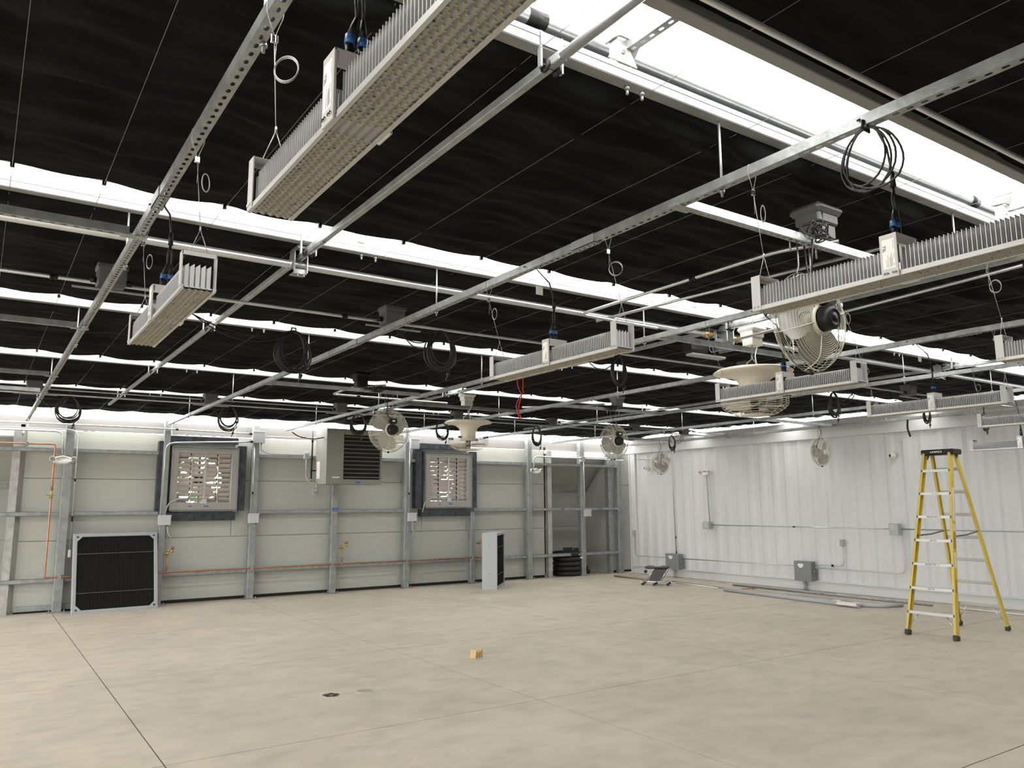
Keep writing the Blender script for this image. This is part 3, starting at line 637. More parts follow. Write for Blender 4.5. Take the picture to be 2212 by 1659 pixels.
# cable loop beside the labelled light
coil(2.53, 1.47, 2.975, .118, 4, 'open black cable loop hanging in front of the bright gap at upper right', ax=math.pi/2, squash=1.05, th=.0042, tails=False)
# knotted red rope
o = thing('rope', 'knotted red and white rope dangling below the middle grow light', 'rope', (4.51, 6.5, 2.75))
def wob(pts, r, m, nm):
    MB().tube(arc_path(pts, .03, 3), r, 6).build(nm, m, o)
wob([(4.48, 6.5, 3.03), (4.47, 6.5, 2.88), (4.50, 6.5, 2.80), (4.53, 6.5, 2.765), (4.50, 6.5, 2.74), (4.49, 6.5, 2.70)], .0055, redm, 'strand')
wob([(4.545, 6.5, 3.03), (4.545, 6.5, 2.86), (4.54, 6.5, 2.80), (4.55, 6.49, 2.775), (4.51, 6.49, 2.76), (4.52, 6.49, 2.72)], .0055, redm, 'strand')
wob([(4.50, 6.5, 2.73), (4.455, 6.5, 2.66), (4.47, 6.5, 2.58), (4.50, 6.5, 2.51)], .0055, redm, 'strand')
wob([(4.52, 6.5, 2.73), (4.49, 6.5, 2.66), (4.485, 6.5, 2.58), (4.53, 6.5, 2.51)], .0055, redm, 'strand')
# ------------------------------------------------------------------ wire-guard fans
def blade(b, T, r0, r1, wdt, tw):
    n = 8; m_ = 4; vs = []
    for i in range(n+1):
        t = i/n; r = r0+(r1-r0)*t; ww = wdt*(.45+1.0*math.sin(math.pi*min(1, t*.72+.12)))*(1 if t < .9 else (1-(t-.9)*4)); a = tw*(1-.5*t); sk = .35*t
        for j in range(m_+1):
            u = (j/m_-.5)*ww; c = (1-(2*j/m_-1)**2)*.012
            p = Vector((r, u*math.cos(a), u*math.sin(a)-c)); p = Matrix.Rotation(sk, 4, 'Z') @ p; vs.append(T @ p)
    fs = [(i*(m_+1)+j, (i+1)*(m_+1)+j, (i+1)*(m_+1)+j+1, i*(m_+1)+j+1) for i in range(n) for j in range(m_)]
    b.add(vs, fs, True)
def wire_fan(x, y, z, R_, label, flip=False, rings=13, zs=ZS, rz=0, ph=.5, seg=48, dark=True):
    """axis along Y; motor on the -Y side unless flip"""
    o = thing('circulation_fan', label, 'fan', (x, y, z), 'wire-guard circulation fans')
    # local z = direction from guard centre toward motor side
    A = TR((x, y, z), math.pi/2, 0, 0) if not flip else TR((x, y, z), -math.pi/2, 0, 0)
    A = Matrix.Translation((x, y, z)) @ Matrix.Rotation(rz, 4, 'Z') @ Matrix.Translation((-x, -y, -z)) @ A
    dep = .085
    for side, nm in ((1, 'rear_guard'), (-1, 'front_guard')):
        b = MB(); r0 = .085 if side > 0 else .045
        prof = lambda t: (r0+(R_-r0)*t, side*dep*(1-max(0, (t-.55)/.45)**2.2)*(1 if side > 0 else .85))
        for k in range(rings):
            t = (k/(rings-1)); r, h = prof(t)
            b.tube([A @ Vector((r*math.cos(a), r*math.sin(a), h)) for a in [2*math.pi*q/seg for q in range(seg)]], (.0015 if seg > 50 else .0022) if k < rings-1 else .0034, 4 if k < rings-1 else 6, closed=True)
        for k in range(6 if side > 0 else 8):
            a = 2*math.pi*k/(6 if side > 0 else 8)+.3; pts = []
            for q in range(9): r, h = prof(q/8); pts.append(A @ Vector((r*math.cos(a), r*math.sin(a), h+side*.003)))
            b.tube(pts, .0026, 5)
        b.build(nm, cage, o)
    b = MB()
    b.lathe([(0, -dep*.9), (.045, -dep*.9), (.045, -dep*.8), (0, -dep*.8)], A, 20); b.build('front_cap', whitep, o)
    for k in range(3):
        b = MB(); blade(b, A @ Matrix.Rotation(ph+2*math.pi*k/3, 4, 'Z'), .04, R_*.86, .15, .6); b.build('blade', bladem, o)
    MB().lathe([(0, -.02), (.048, -.02), (.05, .03), (0, .03)], A, 20).build('hub', bladem, o)
    mm = blackp if dark else greyp
    MB().lathe([(0, .05), (.050, .05), (.060, .065), (.062, .13), (.056, .152), (.038, .158), (.035, .154), (.018, .156), (.016, .160), (0, .160)], A, 32).build('motor', mm, o)
    MB().lathe([(.064, .070), (.082, .074), (.084, .088), (.066, .090)], A, 32).build('motor_ring', cage, o)
    sy = 1
    b = MB(); Tm = A @ Matrix.Translation((0, .100 if not flip else -.100, .115)) @ Matrix.Scale(.78, 4)
    prof2 = [(-.055, -.022), (-.035, -.04), (.035, -.04), (.055, -.022), (.055, .022), (.035, .04), (-.035, .04), (-.055, .022)]
    b.prism(prof2, Tm, -.025, .035); bx_ = b.build('switch_box', mm, o)
    MB().prism([(-.022, -.010), (.022, -.010), (.022, .014), (-.022, .014)], Tm, .0355, .0365).build('rating_sticker', paper, bx_)
    MB().lathe([(0, -.005), (.012, -.005), (.012, .01), (0, .01)], A @ Matrix.Translation((0, -R_ if not flip else R_, 0)), 8).build('guard_clip', blackp, o)
    for s_ in (-1, 1):
        MB().tube(arc_path([(x+s_*.05, y, zs+.0), (x+s_*.05, y, z+R_+.03), (x+s_*.065, y+.005, z+R_-.005), (x+s_*.05, y, z+R_-.03)], .02, 3), .0042, 6).cyl((x+s_*.11, y, zs-.05), (x+s_*.11, y, zs+.05), .005, 6).build('hanging_rod', galv, o)
    MB().tube(arc_path([(x-.02, y-.02, zs-.01), (x-.05, y-.05, z+R_*.9), (x-.08, y-.13, z+.16), (x-.02, y-.12, z+.125)] if not flip else [(x-.02, y, zs), (x+.02, y-.01, z+R_+.1), (x-.03, y+.05, z+R_*.6), (x, y+.1, z+.1)], .08, 5), .0048, 6).build('power_cable', cablem, o)
    return o
wire_fan(3.49, 2.42, 2.572, .262, 'big wire-guard fan with glossy black motor hanging at upper right', rings=17, seg=64, ph=.9)
wire_fan(4.04, 8.60, 2.545, .262, 'round fan with black motor overlapping the unit heater grille', rings=15, ph=.2)
wire_fan(7.52, 8.50, 2.545, .256, 'round fan with black motor hanging left of the container corner', rings=14, ph=1.2)
wire_fan(12.02, 12.11, 2.52, .24, 'small round fan by the far container corner, seen from its front', flip=True, rings=12, ph=.6, dark=False)
wire_fan(12.02, 8.24, 2.52, .24, 'narrow-looking fan hanging before the white container wall, left of the ladder', flip=True, rings=12, ph=1.0, dark=False)
# electrical boxes above the fans (stepped weatherproof boxes)
def hood_box(x, y, z, label, m, s_=1.0):
    o = thing('socket_box', label, 'electrical box', (x, y, z), 'stepped electrical boxes above the fans')
    w = .085*s_
    MB().bbox(x-w, x+w, y-w*.8, y+w*.8, z, z+.075, .006).build('lower_box', m, o)
    MB().bbox(x-w-.012, x+w+.012, y-w*.8-.012, y+w*.8+.012, z+.075, z+.135, .008).build('middle_box', m, o)
    MB().bbox(x-w-.035, x+w+.035, y-w-.02, y+w+.02, z+.125, z+.175, .02).build('lid', m, o)
    return o
hood_box(3.62, 2.42, 3.04, 'dark grey stepped electrical box above the big wire fan', mat('mid_grey_box', (.075, .078, .08), .45), .9)
hood_box(5.68, 4.52, 3.05, 'white stepped electrical box above the nearest disc fan', whitep, .85)
hood_box(5.62, 9.42, 3.03, 'white stepped electrical box above the far disc fan', whitep, .8)
hood_box(3.68, 8.62, 3.04, 'black stepped electrical box above the round fan by the heater', blackp, .8)
hood_box(7.62, 8.52, 3.04, 'black stepped electrical box above the middle round fan', greybox, .8)
# tangle of cable below the first box
o = thing('cable_tangle', 'tangled black flex bundled beside the box above the big wire fan', 'cable', (3.50, 2.36, 3.05))
b = MB(); rnd = random.Random(5)
for t in range(7):
    cx, cz = 3.49+rnd.uniform(-.05, .09), 3.04+rnd.uniform(-.02, .02); rr = rnd.uniform(.025, .045)
    b.tube([(cx+rr*1.3*math.cos(a), 2.34+.02*math.sin(a*2+t), cz+rr*math.sin(a)) for a in [2*math.pi*k/16 for k in range(16)]], .004, 5, closed=True)
b.tube([(3.47, 2.35, 3.0), (3.46, 2.36, 2.8)], .0045, 5).tube([(3.55, 2.35, 3.06), (3.57, 2.35, 3.12), (3.56, 2.34, 3.2)], .0045, 5); b.build('flex', cablem, o)
for x, y, lb in ((4.05, 8.53, 'small black flex tangle above the round fan by the heater'), (7.50, 8.44, 'small black flex tangle above the middle round fan')):
    o = thing('cable_tangle', lb, 'cable', (x-.25 if x < 5 else x, y, 3.02)); b = MB(); x_ = x-.25 if x < 5 else x
    for t in range(6):
        cx, cz = x_+rnd.uniform(-.09, .09), 3.02+rnd.uniform(-.02, .02); rr = rnd.uniform(.03, .05)
        b.tube([(cx+rr*1.3*math.cos(a), y+.03*math.sin(a*2+t), cz+rr*.6*math.sin(a)) for a in [2*math.pi*k/14 for k in range(14)]], .0055, 5, closed=True)
    b.build('flex', cablem, o)
# ------------------------------------------------------------------ white disc (destratification) fans
def disc_fan(x, y, zt, R_, label):
    o = thing('disc_fan', label, 'fan', (x, y, zt-.2), 'white disc-topped mixing fans')
    T = TR((x, y, zt))
    MB().lathe([(0, .0), (R_*.5, -.004), (R_*.9, -.018), (R_, -.040), (R_*.985, -.048), (R_*.8, -.060), (R_*.55, -.080), (R_*.40, -.115), (R_*.33, -.17), (R_*.31, -.24), (R_*.34, -.29), (R_*.2, -.295), (0, -.295)], T, 48).build('disc_hood', cream, o)
    rc = R_*.84
    b = MB()
    for k in range(11):
        t = k/10; r = rc*(1-.62*max(0, (t-.35)/.65)**1.8); h = -.262-.155*min(1, t*1.15)-.012*max(0, (t-.6))
        b.tube([(x+r*math.cos(a), y+r*math.sin(a), zt+h) for a in [2*math.pi*q/40 for q in range(40)]], .0019, 4, closed=True)
    for k in range(12):
        a = 2*math.pi*k/12; pts = []
        for q in range(9):
            t = q/8; r = rc*(1-.62*max(0, (t-.35)/.65)**1.8); h = -.262-.155*min(1, t*1.15)-.012*max(0, (t-.6)); pts.append((x+r*math.cos(a), y+r*math.sin(a), zt+h))
        b.tube(pts, .0019, 4)
    b.build('wire_cage', cage, o)
    MB().lathe([(0, -.425), (rc*.42, -.425), (rc*.42, -.418), (0, -.418)], T, 24).build('cage_plate', cream, o)
    for k in range(4): b = MB(); blade(b, T @ Matrix.Translation((0, 0, -.345)) @ Matrix.Rotation(.3+math.pi/2*k, 4, 'Z'), .03, rc*.85, .13, .25); b.build('blade', cream, o)
    MB().cyl((x, y, zt-.29), (x, y, zt-.38), .035, 12).build('motor_hub', blackp, o)
    for k in range(4):
        a = .6+math.pi/2*k; MB().box(-.05, .02, -.012, .012, -.014, .014, TR((x+rc*math.cos(a), y+rc*math.sin(a), zt-.258), 0, 0, a)).build('cage_clip', blackp, o)
    MB().tube([(x-.075, y, zt), (x-.075, y, zt+.035), (x, y, zt+.085), (x+.075, y, zt+.035), (x+.075, y, zt)], .007, 6).cyl((x, y, zt+.08), (x, y, zt+.13), .010, 8).tube([(x-.02, y, zt+.17), (x, y, zt+.13), (x+.01, y, zt+.2), (x-.005, y, zt+.24)], .005, 6).build('hanging_yoke', galv, o)
    MB().tube([(x+.02, y-.03, zt), (x-.02, y-.05, zt+.1), (x+.04, y-.03, zt+.2), (x+.03, y, zt+.27)], .006, 6).build('power_cable', whitew, o)
    return o
disc_fan(5.64, 4.50, 2.845, .345, 'nearest white disc fan, its wide dish half hidden by a grow light')
disc_fan(5.63, 9.40, 2.835, .335, 'far white disc fan hanging above the right louvred shutter')

# ------------------------------------------------------------------ back wall: columns, girts
def column(x, w, z1, label, h0=0, y0=14.80, d=.13):
    o = thing('steel_column', label, 'column', (x, y0+d/2, 0), 'galvanized columns along the back wall')
    MB().bbox(x-w/2, x+w/2, y0, y0+d, 0, z1, .004).build('post', galvd, o)
    MB().box(x-w/2-.07, x+w/2+.07, y0-.04, y0+d+.02, 0, .012).build('base_plate', galv, o)
    for s_ in (-1, 1): MB().cyl((x+s_*(w/2+.04), y0-.0, .012), (x+s_*(w/2+.04), y0-.0, .035), .011, 6).build('anchor_bolt', galv, o)
CN = ['left of the big black filter panel, behind the emergency light', 'behind the left edge of the left louvred shutter', 'right of the left louvred shutter', 'with a strip of blue tape, under the unit heater', 'left of the right louvred shutter', 'under the right louvred shutter', 'carrying the right emergency light', 'in the middle of the right-hand recess', 'last before the white container']
CX = [(1.225, .13, 3.30), (2.72, .10, 3.30), (4.27, .12, 3.30), (5.84, .12, 2.2), (7.41, .12, 3.30), (8.99, .10, 1.5), (10.52, .12, 3.30), (12.07, .13, 3.30), (13.25, .14, 3.10)]
for (x, w, z1), lb in zip(CX, CN): column(x, w, z1, 'galvanized steel column '+lb)
xs_ = [c[0] for c in CX]
gs = [-1.4]+xs_
SEGN = ['left of the first column', 'between the first and second columns', 'between the second and third columns', 'between the third and fourth columns', 'between the fourth and fifth columns', 'between the fifth and sixth columns', 'between the sixth and seventh columns', 'across the left half of the right recess', 'across the right half of the right recess']
for z, zn in ((.50, 'low'), (1.555, 'middle'), (2.59, 'upper')):
    for k in range(len(gs)-1):
        a = gs[k]+.07; c = gs[k+1]-.07
        if (zn == 'upper' and k in (2, 4, 5)): 
            if k == 2: continue
            if k == 4: a = 6.55
            if k == 5: a = 7.47; c = 7.62
        if zn == 'upper' and k == 6: a = 9.10
        if zn == 'upper' and k == 3: c = 5.78
        if zn == 'middle' and k in (2,): continue
        if zn == 'middle' and k == 5: continue
        y_ = 14.86 if k < 7 else 14.80
        o = thing('wall_girt', '%s galvanized girt on the back wall %s' % (zn, SEGN[k]), 'girt', ((a+c)/2, 14.93, z), 'horizontal girts on the back wall')
        MB().box(a, c, y_, y_+.004, z-.03, z+.03).box(a, c, y_, 15.0, z+.027, z+.031).box(a, c, y_, y_+.03, z-.031, z-.027).build('channel', galvd, o)
MB_ = None
# blue tape marks
for x, z, w, lb in ((5.84, 1.60, .13, 'blue tape wrapped on the column under the heater'),):
    o = thing('tape_mark', lb, 'tape', (x, 14.79, z)); MB().box(x-w/2, x+w/2, 14.796, 14.80, z-.012, z+.018).box(x-w/2+.01, x+w/2-.01, 14.796, 14.80, z-.045, z-.025).build('tape', tapeb, o)
for x, lb in ((11.45, 'small blue tape mark on the middle girt, left half of recess'), (12.60, 'small blue tape mark on the middle girt, right half of recess')):
    tag(MB().box(x-.05, x+.05, 14.795, 14.80, 1.545, 1.57).build('tape_mark', tapeb, None, (x, 14.8, 1.55)), lb, 'tape')
# ------------------------------------------------------------------ louvred shutters with exhaust fans
def shutter(xa, xb, za, zb, label, open_, seed):
    cx = (xa+xb)/2; o = thing('louvred_shutter', label, 'louvre', (cx, 14.9, za), 'louvred shutters in dark frames on the back wall')
    f = .10
    # dark flashing surround
    MB().box(xa-.24, xa-.10, 14.84, 14.99, za-.02, zb+.10).build('left_flashing', flash, o)
    MB().box(xb+.05, xb+.18, 14.84, 14.99, za-.02, zb+.06).build('right_flashing', flash, o)
    MB().box(xa-.13, xb+.02, 14.84, 14.99, zb+.09, zb+.20).build('top_flashing', flash, o)
    MB().box(xa-.10, xb+.02, 14.84, 14.99, za-.19, za-.04).build('bottom_flashing', flash, o)
    for k in range(5): MB().cyl((xa+k*(xb-xa)/4, 14.832, zb+.12), (xa+k*(xb-xa)/4, 14.84, zb+.12), .008, 6).build('flashing_screw', chrome, o)
    # aluminium frame
    for a, c, e, g in ((xa-.02, xa+f*.9, za, zb), (xb-f*.9, xb+.02, za, zb), (xa+f*.9, xb-f*.9, zb-f, zb), (xa+f*.9, xb-f*.9, za, za+f+.03)):
        MB().bbox(a, c, 14.80, 14.86, e, g, .004).build('frame', mat('shutter_alu', (.40, .39, .37), .45, .4), o)
    MB().box(xa-.03, xa-.02, 14.78, 15.1, za-.02, zb+.02).box(xb+.02, xb+.03, 14.78, 15.1, za-.02, zb+.02).box(xa-.03, xb+.03, 14.78, 15.1, zb+.01, zb+.02).box(xa-.03, xb+.03, 14.78, 15.1, za-.02, za-.01).build('sleeve', galvd, o)
    xi0, xi1, zi0, zi1 = xa+f*.9, xb-f*.9, za+f+.03, zb-f
    N = 10; ph = (zi1-zi0)/N
    for k in range(N):
        zc = zi0+ph*(k+.72)
        for q in range(4):
            u0 = xi0+(xi1-xi0)*q/4+.006; u1 = xi0+(xi1-xi0)*(q+1)/4-.006
            b = MB(); L = ph*1.02; vs = []
            for j in range(4):
                t = j/3; vs += [(u0, -t*L*math.cos(open_)*1.0+0, 0), (u1, 0, 0)]
            vs = []
            for j in range(4):
                t = j/3; yy = 14.845+ t*L*math.cos(open_); zz = zc+ph*.2 - t*L*math.sin(open_) - .008*math.sin(math.pi*t)
                vs += [(u0, yy, zz), (u1, yy, zz)]
            b.add(vs, [(0, 1, 3, 2), (2, 3, 5, 4), (4, 5, 7, 6)], True)
            b.box(u0, u1, 14.843, 14.848, zc+ph*.2-.004, zc+ph*.2+.003)
            b.build('slat', mat('slat_metal', (.62, .56, .53), .4, .25), o)
            MB().box(u1-.02, u1-.012, 14.82, 14.85, zc-.01, zc+.03).build('slat_arm', blackp if q % 2 == 0 else greyp, o)
    for q in (1, 2, 3):
        u = xi0+(xi1-xi0)*q/4; w = .006 if q != 2 else .015
        MB().box(u-w, u+w, 14.815, 14.835, zi0, zi1).build('linkage_bar', alum, o)
    MB().bbox(cx-.05, cx+.04, 14.76, 14.81, zi0-.02, zi0+.06, .004).build('shutter_motor', lgreybox, o)
    MB().tube(arc_path([(xa-.1, 14.78, za-.10), (xa-.06, 14.76, za+.12), (xa+.14, 14.75, za+.21), (cx-.15, 14.77, za+.17), (cx-.05, 14.78, za+.16)], .1, 5), .012, 8).build('motor_flex', greyp, o)
    for k, q in enumerate((.27, .5)): MB().box(xa+(xb-xa)*q, xa+(xb-xa)*q+.045+.04*k, 14.796, 14.80, za+.055, za+.075).build('blue_tape', tapeb, o)
    # exhaust fan in its housing behind
    b = MB().box(xa-.03, xb+.03, 15.1, 15.55, zb+.0, zb+.03).box(xa-.03, xb+.03, 15.1, 15.55, za-.03, za).box(xa-.05, xa-.03, 15.1, 15.55, za, zb).box(xb+.03, xb+.05, 15.1, 15.55, za, zb); b.build('fan_housing', whitep, o)
    zc = (za+zb)/2; R_ = (zb-za)*.40; T = TR((cx, 15.40, zc), math.pi/2)
    # orifice plate
    n = 32; vs = []; 
    for k in range(n):
        a = 2*math.pi*k/n; c, s_ = math.cos(a), math.sin(a); q = max(abs(c), abs(s_)); vs.append((cx+(xb-xa+.06)/2*c/q, 15.50, zc+(zb-za)/2*s_/q))
    for k in range(n): a = 2*math.pi*k/n; vs.append((cx+R_*math.cos(a), 15.50, zc+R_*math.sin(a)))
    b = MB(); b.add(vs, [(k, (k+1) % n, n+(k+1) % n, n+k) for k in range(n)]); b.build('orifice_plate', whitep, o)
    MB().lathe([(R_, -.10), (R_*.98, 0), (R_, .02)], T, 32).build('orifice_ring', whitep, o)
    for k in range(4): b = MB(); blade(b, T @ Matrix.Rotation(seed+math.pi/2*k, 4, 'Z'), .06, R_*.92, .20, .5); b.build('fan_blade', whitep, o)
    MB().lathe([(0, -.05), (.08, -.05), (.08, .12), (0, .12)], T, 20).build('fan_motor', blackp, o)
    MB().box(cx-.02, cx+.02, 15.26, 15.30, za, zb).box(xa, xb, 15.27, 15.29, zc-.02, zc+.02).build('motor_bracket', galvd, o)
    b = MB()
    for k in range(5):
        r = R_*(k+1)/5; b.tube([(cx+r*math.cos(a), 15.53, zc+r*math.sin(a)) for a in [2*math.pi*q/28 for q in range(28)]], .003, 4, closed=True)
    b.build('outer_guard', cage, o)
shutter(2.84, 3.93, 1.60, 2.70, 'left louvred shutter with slats partly open to daylight', .70, .3)
shutter(7.85, 8.93, 1.62, 2.76, 'right louvred shutter, slats steeper, between two columns', .95, .9)
# ------------------------------------------------------------------ unit heater
o = thing('unit_heater', 'olive grey unit heater with black louvre grille hung on the back wall', 'heater', (5.95, 14.45, 2.06))
hx0, hx1, hy0, hy1, hz0, hz1 = 5.40, 6.53, 14.17, 14.74, 2.065, 3.11
MB().bbox(hx0+.004, hx1, hy0+.07, hy1, hz0, hz1, .006).build('cabinet', heaterm, o)
MB().box(hx0-.002, hx0+.003, hy0+.01, hy1, hz0+.001, hz1-.001).box(hx0-.004, hx0+.001, hy0+.02, hy1-.02, hz0+.62, hz0+.625).build('side_panel', heaterl, o)
gx0, gx1, gz0, gz1 = 5.74, 6.50, 2.155, 3.0
MB().bbox(hx0, gx0, hy0, hy0+.072, hz0, hz1, .004).box(gx0, hx1, hy0, hy0+.072, gz1, hz1).box(gx0, hx1, hy0, hy0+.072, hz0, gz0).box(gx1, hx1, hy0, hy0+.072, gz0, gz1).build('front_panel', heaterm, o)
MB().box(gx0, gx1, hy0+.060, hy0+.068, gz0, gz1).build('grille_void', darkv, o)
N = 11
for k in range(N):
    zc = gz0+(gz1-gz0)*(k+.5)/N
    MB().box(gx0+.005, gx1-.005, -.03, .03, -.002, .002, TR((0, hy0+.01, zc), math.radians(-14))).build('louvre_blade', heaterm, o)
MB().box(hx0-.006, hx0-.003, hy0+.33, hy0+.50, hz0+.11, hz0+.43).build('instruction_label', paper, o)
b = MB()
for k in range(7): b.box(hx0-.0065, hx0-.006, hy0+.345, hy0+.485, hz0+.14+k*.04, hz0+.145+k*.04)
b.build('label_print', inkg, o)
MB().box(5.52, 5.66, hy0-.002, hy0, hz0+.115, hz0+.135).build('name_plate', paper, o)
MB().bbox(5.98, 6.09, hy0-.003, hy0, hz0+.02, hz0+.05, .001).build('blue_tape', tapeb, o)
for q in (5.45, 6.45): MB().cyl((q, 14.5, hz1), (q, 14.5, 3.31), .006, 6).build('hanger_rod', galv, o)
# gas pipe left of the heater
o = thing('gas_pipe', 'black iron gas drop pipe with fittings left of the unit heater', 'pipe', (5.31, 14.7, 2.7))
MB().cyl((5.31, 14.7, 3.31), (5.31, 14.7, 2.90), .012, 8).build('bare_pipe', galvd, o)
MB().cyl((5.31, 14.7, 2.90), (5.305, 14.7, 2.14), .016, 8).cyl((5.31, 14.7, 2.33), (5.42, 14.7, 2.33), .013, 8).build('iron_pipe', blackp, o)
for z in (2.90, 2.56, 2.33, 2.15): MB().cyl((5.308, 14.7, z-.02), (5.308, 14.7, z+.02), .023, 8).build('fitting', blackp if z > 2.2 else galv, o)
def box_thing(name, label, cat, x0, x1, y0, y1, z0, z1, m, c=.006, extra=None, group=None):
    o = thing(name, label, cat, ((x0+x1)/2, (y0+y1)/2, z0), group)
    MB().bbox(x0, x1, y0, y1, z0, z1, c).build('enclosure', m, o)
    if extra: extra(o)
    return o
sb = box_thing('switch_box', 'small pale switch box left of the unit heater', 'electrical box', 5.17, 5.27, 14.74, 14.80, 2.55, 2.68, lgreybox)
MB().bbox(5.19, 5.25, 14.735, 14.742, 2.57, 2.65, .002).build('cover_plate', greyp, sb)
conduit('conduit', 'grey flex cable looping from the switch box into the heater side', [(5.21, 14.74, 2.55), (5.20, 14.72, 2.20), (5.27, 14.65, 2.08), (5.39, 14.6, 2.08)], .010, greyp, None, 'cable', (), .1)
ob = box_thing('outlet_box', 'square outlet box on the wall below the heater', 'electrical box', 5.43, 5.53, 14.96, 15.0, 1.86, 1.98, lgreybox)
MB().lathe([(0, 0), (.03, 0), (.03, .008), (0, .008)], TR((5.48, 14.957, 1.92), math.pi/2), 12).build('receptacle', greyp, ob)
conduit('conduit', 'pale cable stub dropping from the heater to the outlet box', [(5.49, 14.9, 2.10), (5.49, 14.94, 2.0)], .012, alum, None, 'cable')
# wall boxes
def wbox(x, z, s_, label, w=None, y=14.72):
    w = w or s_
    o = box_thing('junction_box', label, 'junction box', x-w/2, x+w/2, y, y+.085, z-s_/2, z+s_/2, lgreybox, .006, None, 'pale junction boxes on the back wall')
    MB().bbox(x-w/2-.004, x+w/2+.004, y-.006, y+.01, z+s_/2-.02, z+s_/2+.004, .002).build('cover_lip', lgreybox, o)
    MB().cyl((x+w*.2, y-.004, z-s_/2-.02), (x+w*.2, y-.004, z-s_/2+.0), .012, 6).build('connector', blackp, o)
    return o
wbox(4.29, 2.93, .22, 'large pale junction box above the right side of the left shutter', .23)
wbox(2.74, 1.43, .17, 'pale junction box at the lower left of the left shutter', .20)
wbox(4.26, 1.44, .17, 'pale junction box at the lower right of the left shutter', .18)
wbox(7.53, 2.93, .21, 'large pale junction box above the left side of the right shutter', .20)
wbox(7.50, 1.42, .17, 'pale junction box at the lower left of the right shutter', .18)
wbox(12.04, 2.73, .12, 'small pale junction box near the top of the recess column', .12)
wbox(12.17, 1.46, .17, 'pale junction box on the recess column at mid height', .17)
# conduits on the back wall
Yc = 14.77
conduit('conduit', 'long white conduit along the top of the back wall from the left edge', [(-1, Yc, 3.01), (2.72, Yc, 3.01), (4.18, Yc, 2.99)], .014, pipem, None, 'conduit', [((2.86, Yc, 3.01), (1, 0, 0)), ((4.15, Yc, 2.99), (1, 0, 0))])
conduit('conduit', 'thin conduit just below the top conduit at left, turning down to a hanging plug', [(-1, Yc, 2.925), (1.34, Yc, 2.925), (1.34, Yc, .98)], .0105, pipem, None, 'conduit', [((1.34, Yc, 2.1), (0, 0, 1)), ((1.34, Yc, 1.49), (0, 0, 1)), ((1.34, Yc, 1.45), (0, 0, 1))], .16)
conduit('conduit', 'conduit bending down to the left emergency light', [(-1, Yc-.03, 2.885), (1.12, Yc-.03, 2.885), (1.12, Yc-.03, 2.50)], .012, pipem, None, 'conduit', (), .13)
box_thing('cable_plug', 'pale plug connector hanging beside the big black filter panel', 'plug', 1.32, 1.36, 14.74, 14.79, .86, .98, lgreybox, .006)
conduit('conduit', 'bright conduit arching over the left shutter into the large junction box', [(2.68, 14.70, 1.52), (2.68, 14.70, 2.76), (4.18, 14.70, 2.84)], .015, pipem, None, 'conduit', [((4.15, 14.70, 2.84), (1, 0, 0))], .16)
conduit('conduit', 'conduit joining the boxes over the heater bay, high on the wall', [(4.40, Yc, 2.955), (7.42, Yc, 2.97)], .009, pipem)
conduit('conduit', 'black flex from the long strut end into the heater top', [(4.74, 14.2, 3.0), (4.9, 14.3, 2.93), (5.2, 14.3, 2.90), (5.42, 14.35, 2.95)], .010, cablem, None, 'cable', (), .1)
conduit('conduit', 'grey cable running along the upper girt to the heater switch box', [(4.34, 14.74, 2.83), (4.34, 14.76, 2.70), (4.48, 14.78, 2.635), (5.17, 14.78, 2.63)], .011, greyp, None, 'cable', (), .1)
conduit('conduit', 'thin conduit down the column right of the left shutter', [(4.23, 14.77, 2.83), (4.23, 14.77, 1.52)], .010, pipem, None, 'conduit', [((4.23, 14.77, 1.9), (0, 0, 1))])
conduit('conduit', 'thin conduit down the column left of the right shutter', [(7.43, 14.77, 2.83), (7.43, 14.77, 1.50)], .010, pipem, None, 'conduit', [((7.43, 14.77, 1.9), (0, 0, 1))])
conduit('conduit', 'short grey flex hook below the box at the right shutter', [(7.50, 14.74, 1.34), (7.50, 14.74, 1.16), (7.56, 14.72, 1.06), (7.58, 14.72, 1.04)], .013, greyp, None, 'cable', (), .08)
conduit('conduit', 'short grey flex hook above the big black filter panel', [(2.78, 14.72, 1.34), (2.80, 14.72, 1.22), (2.86, 14.72, 1.12)], .013, greyp, None, 'cable', (), .06)
conduit('conduit', 'arched conduit from the recess column over to the right emergency light', [(10.58, 14.74, 2.47), (10.58, 14.74, 2.76), (12.0, 14.74, 2.755)], .018, pipem, None, 'conduit', (), .14)
conduit('conduit', 'straight conduit from the recess column to the container corner', [(12.08, 14.74, 2.75), (13.34, 14.74, 2.75)], .011, pipem, None, 'conduit', [((12.95, 14.74, 2.75), (1, 0, 0))])
conduit('conduit', 'conduit running down the recess column', [(12.05, 14.73, 2.68), (12.07, 14.73, 1.54)], .011, pipem)
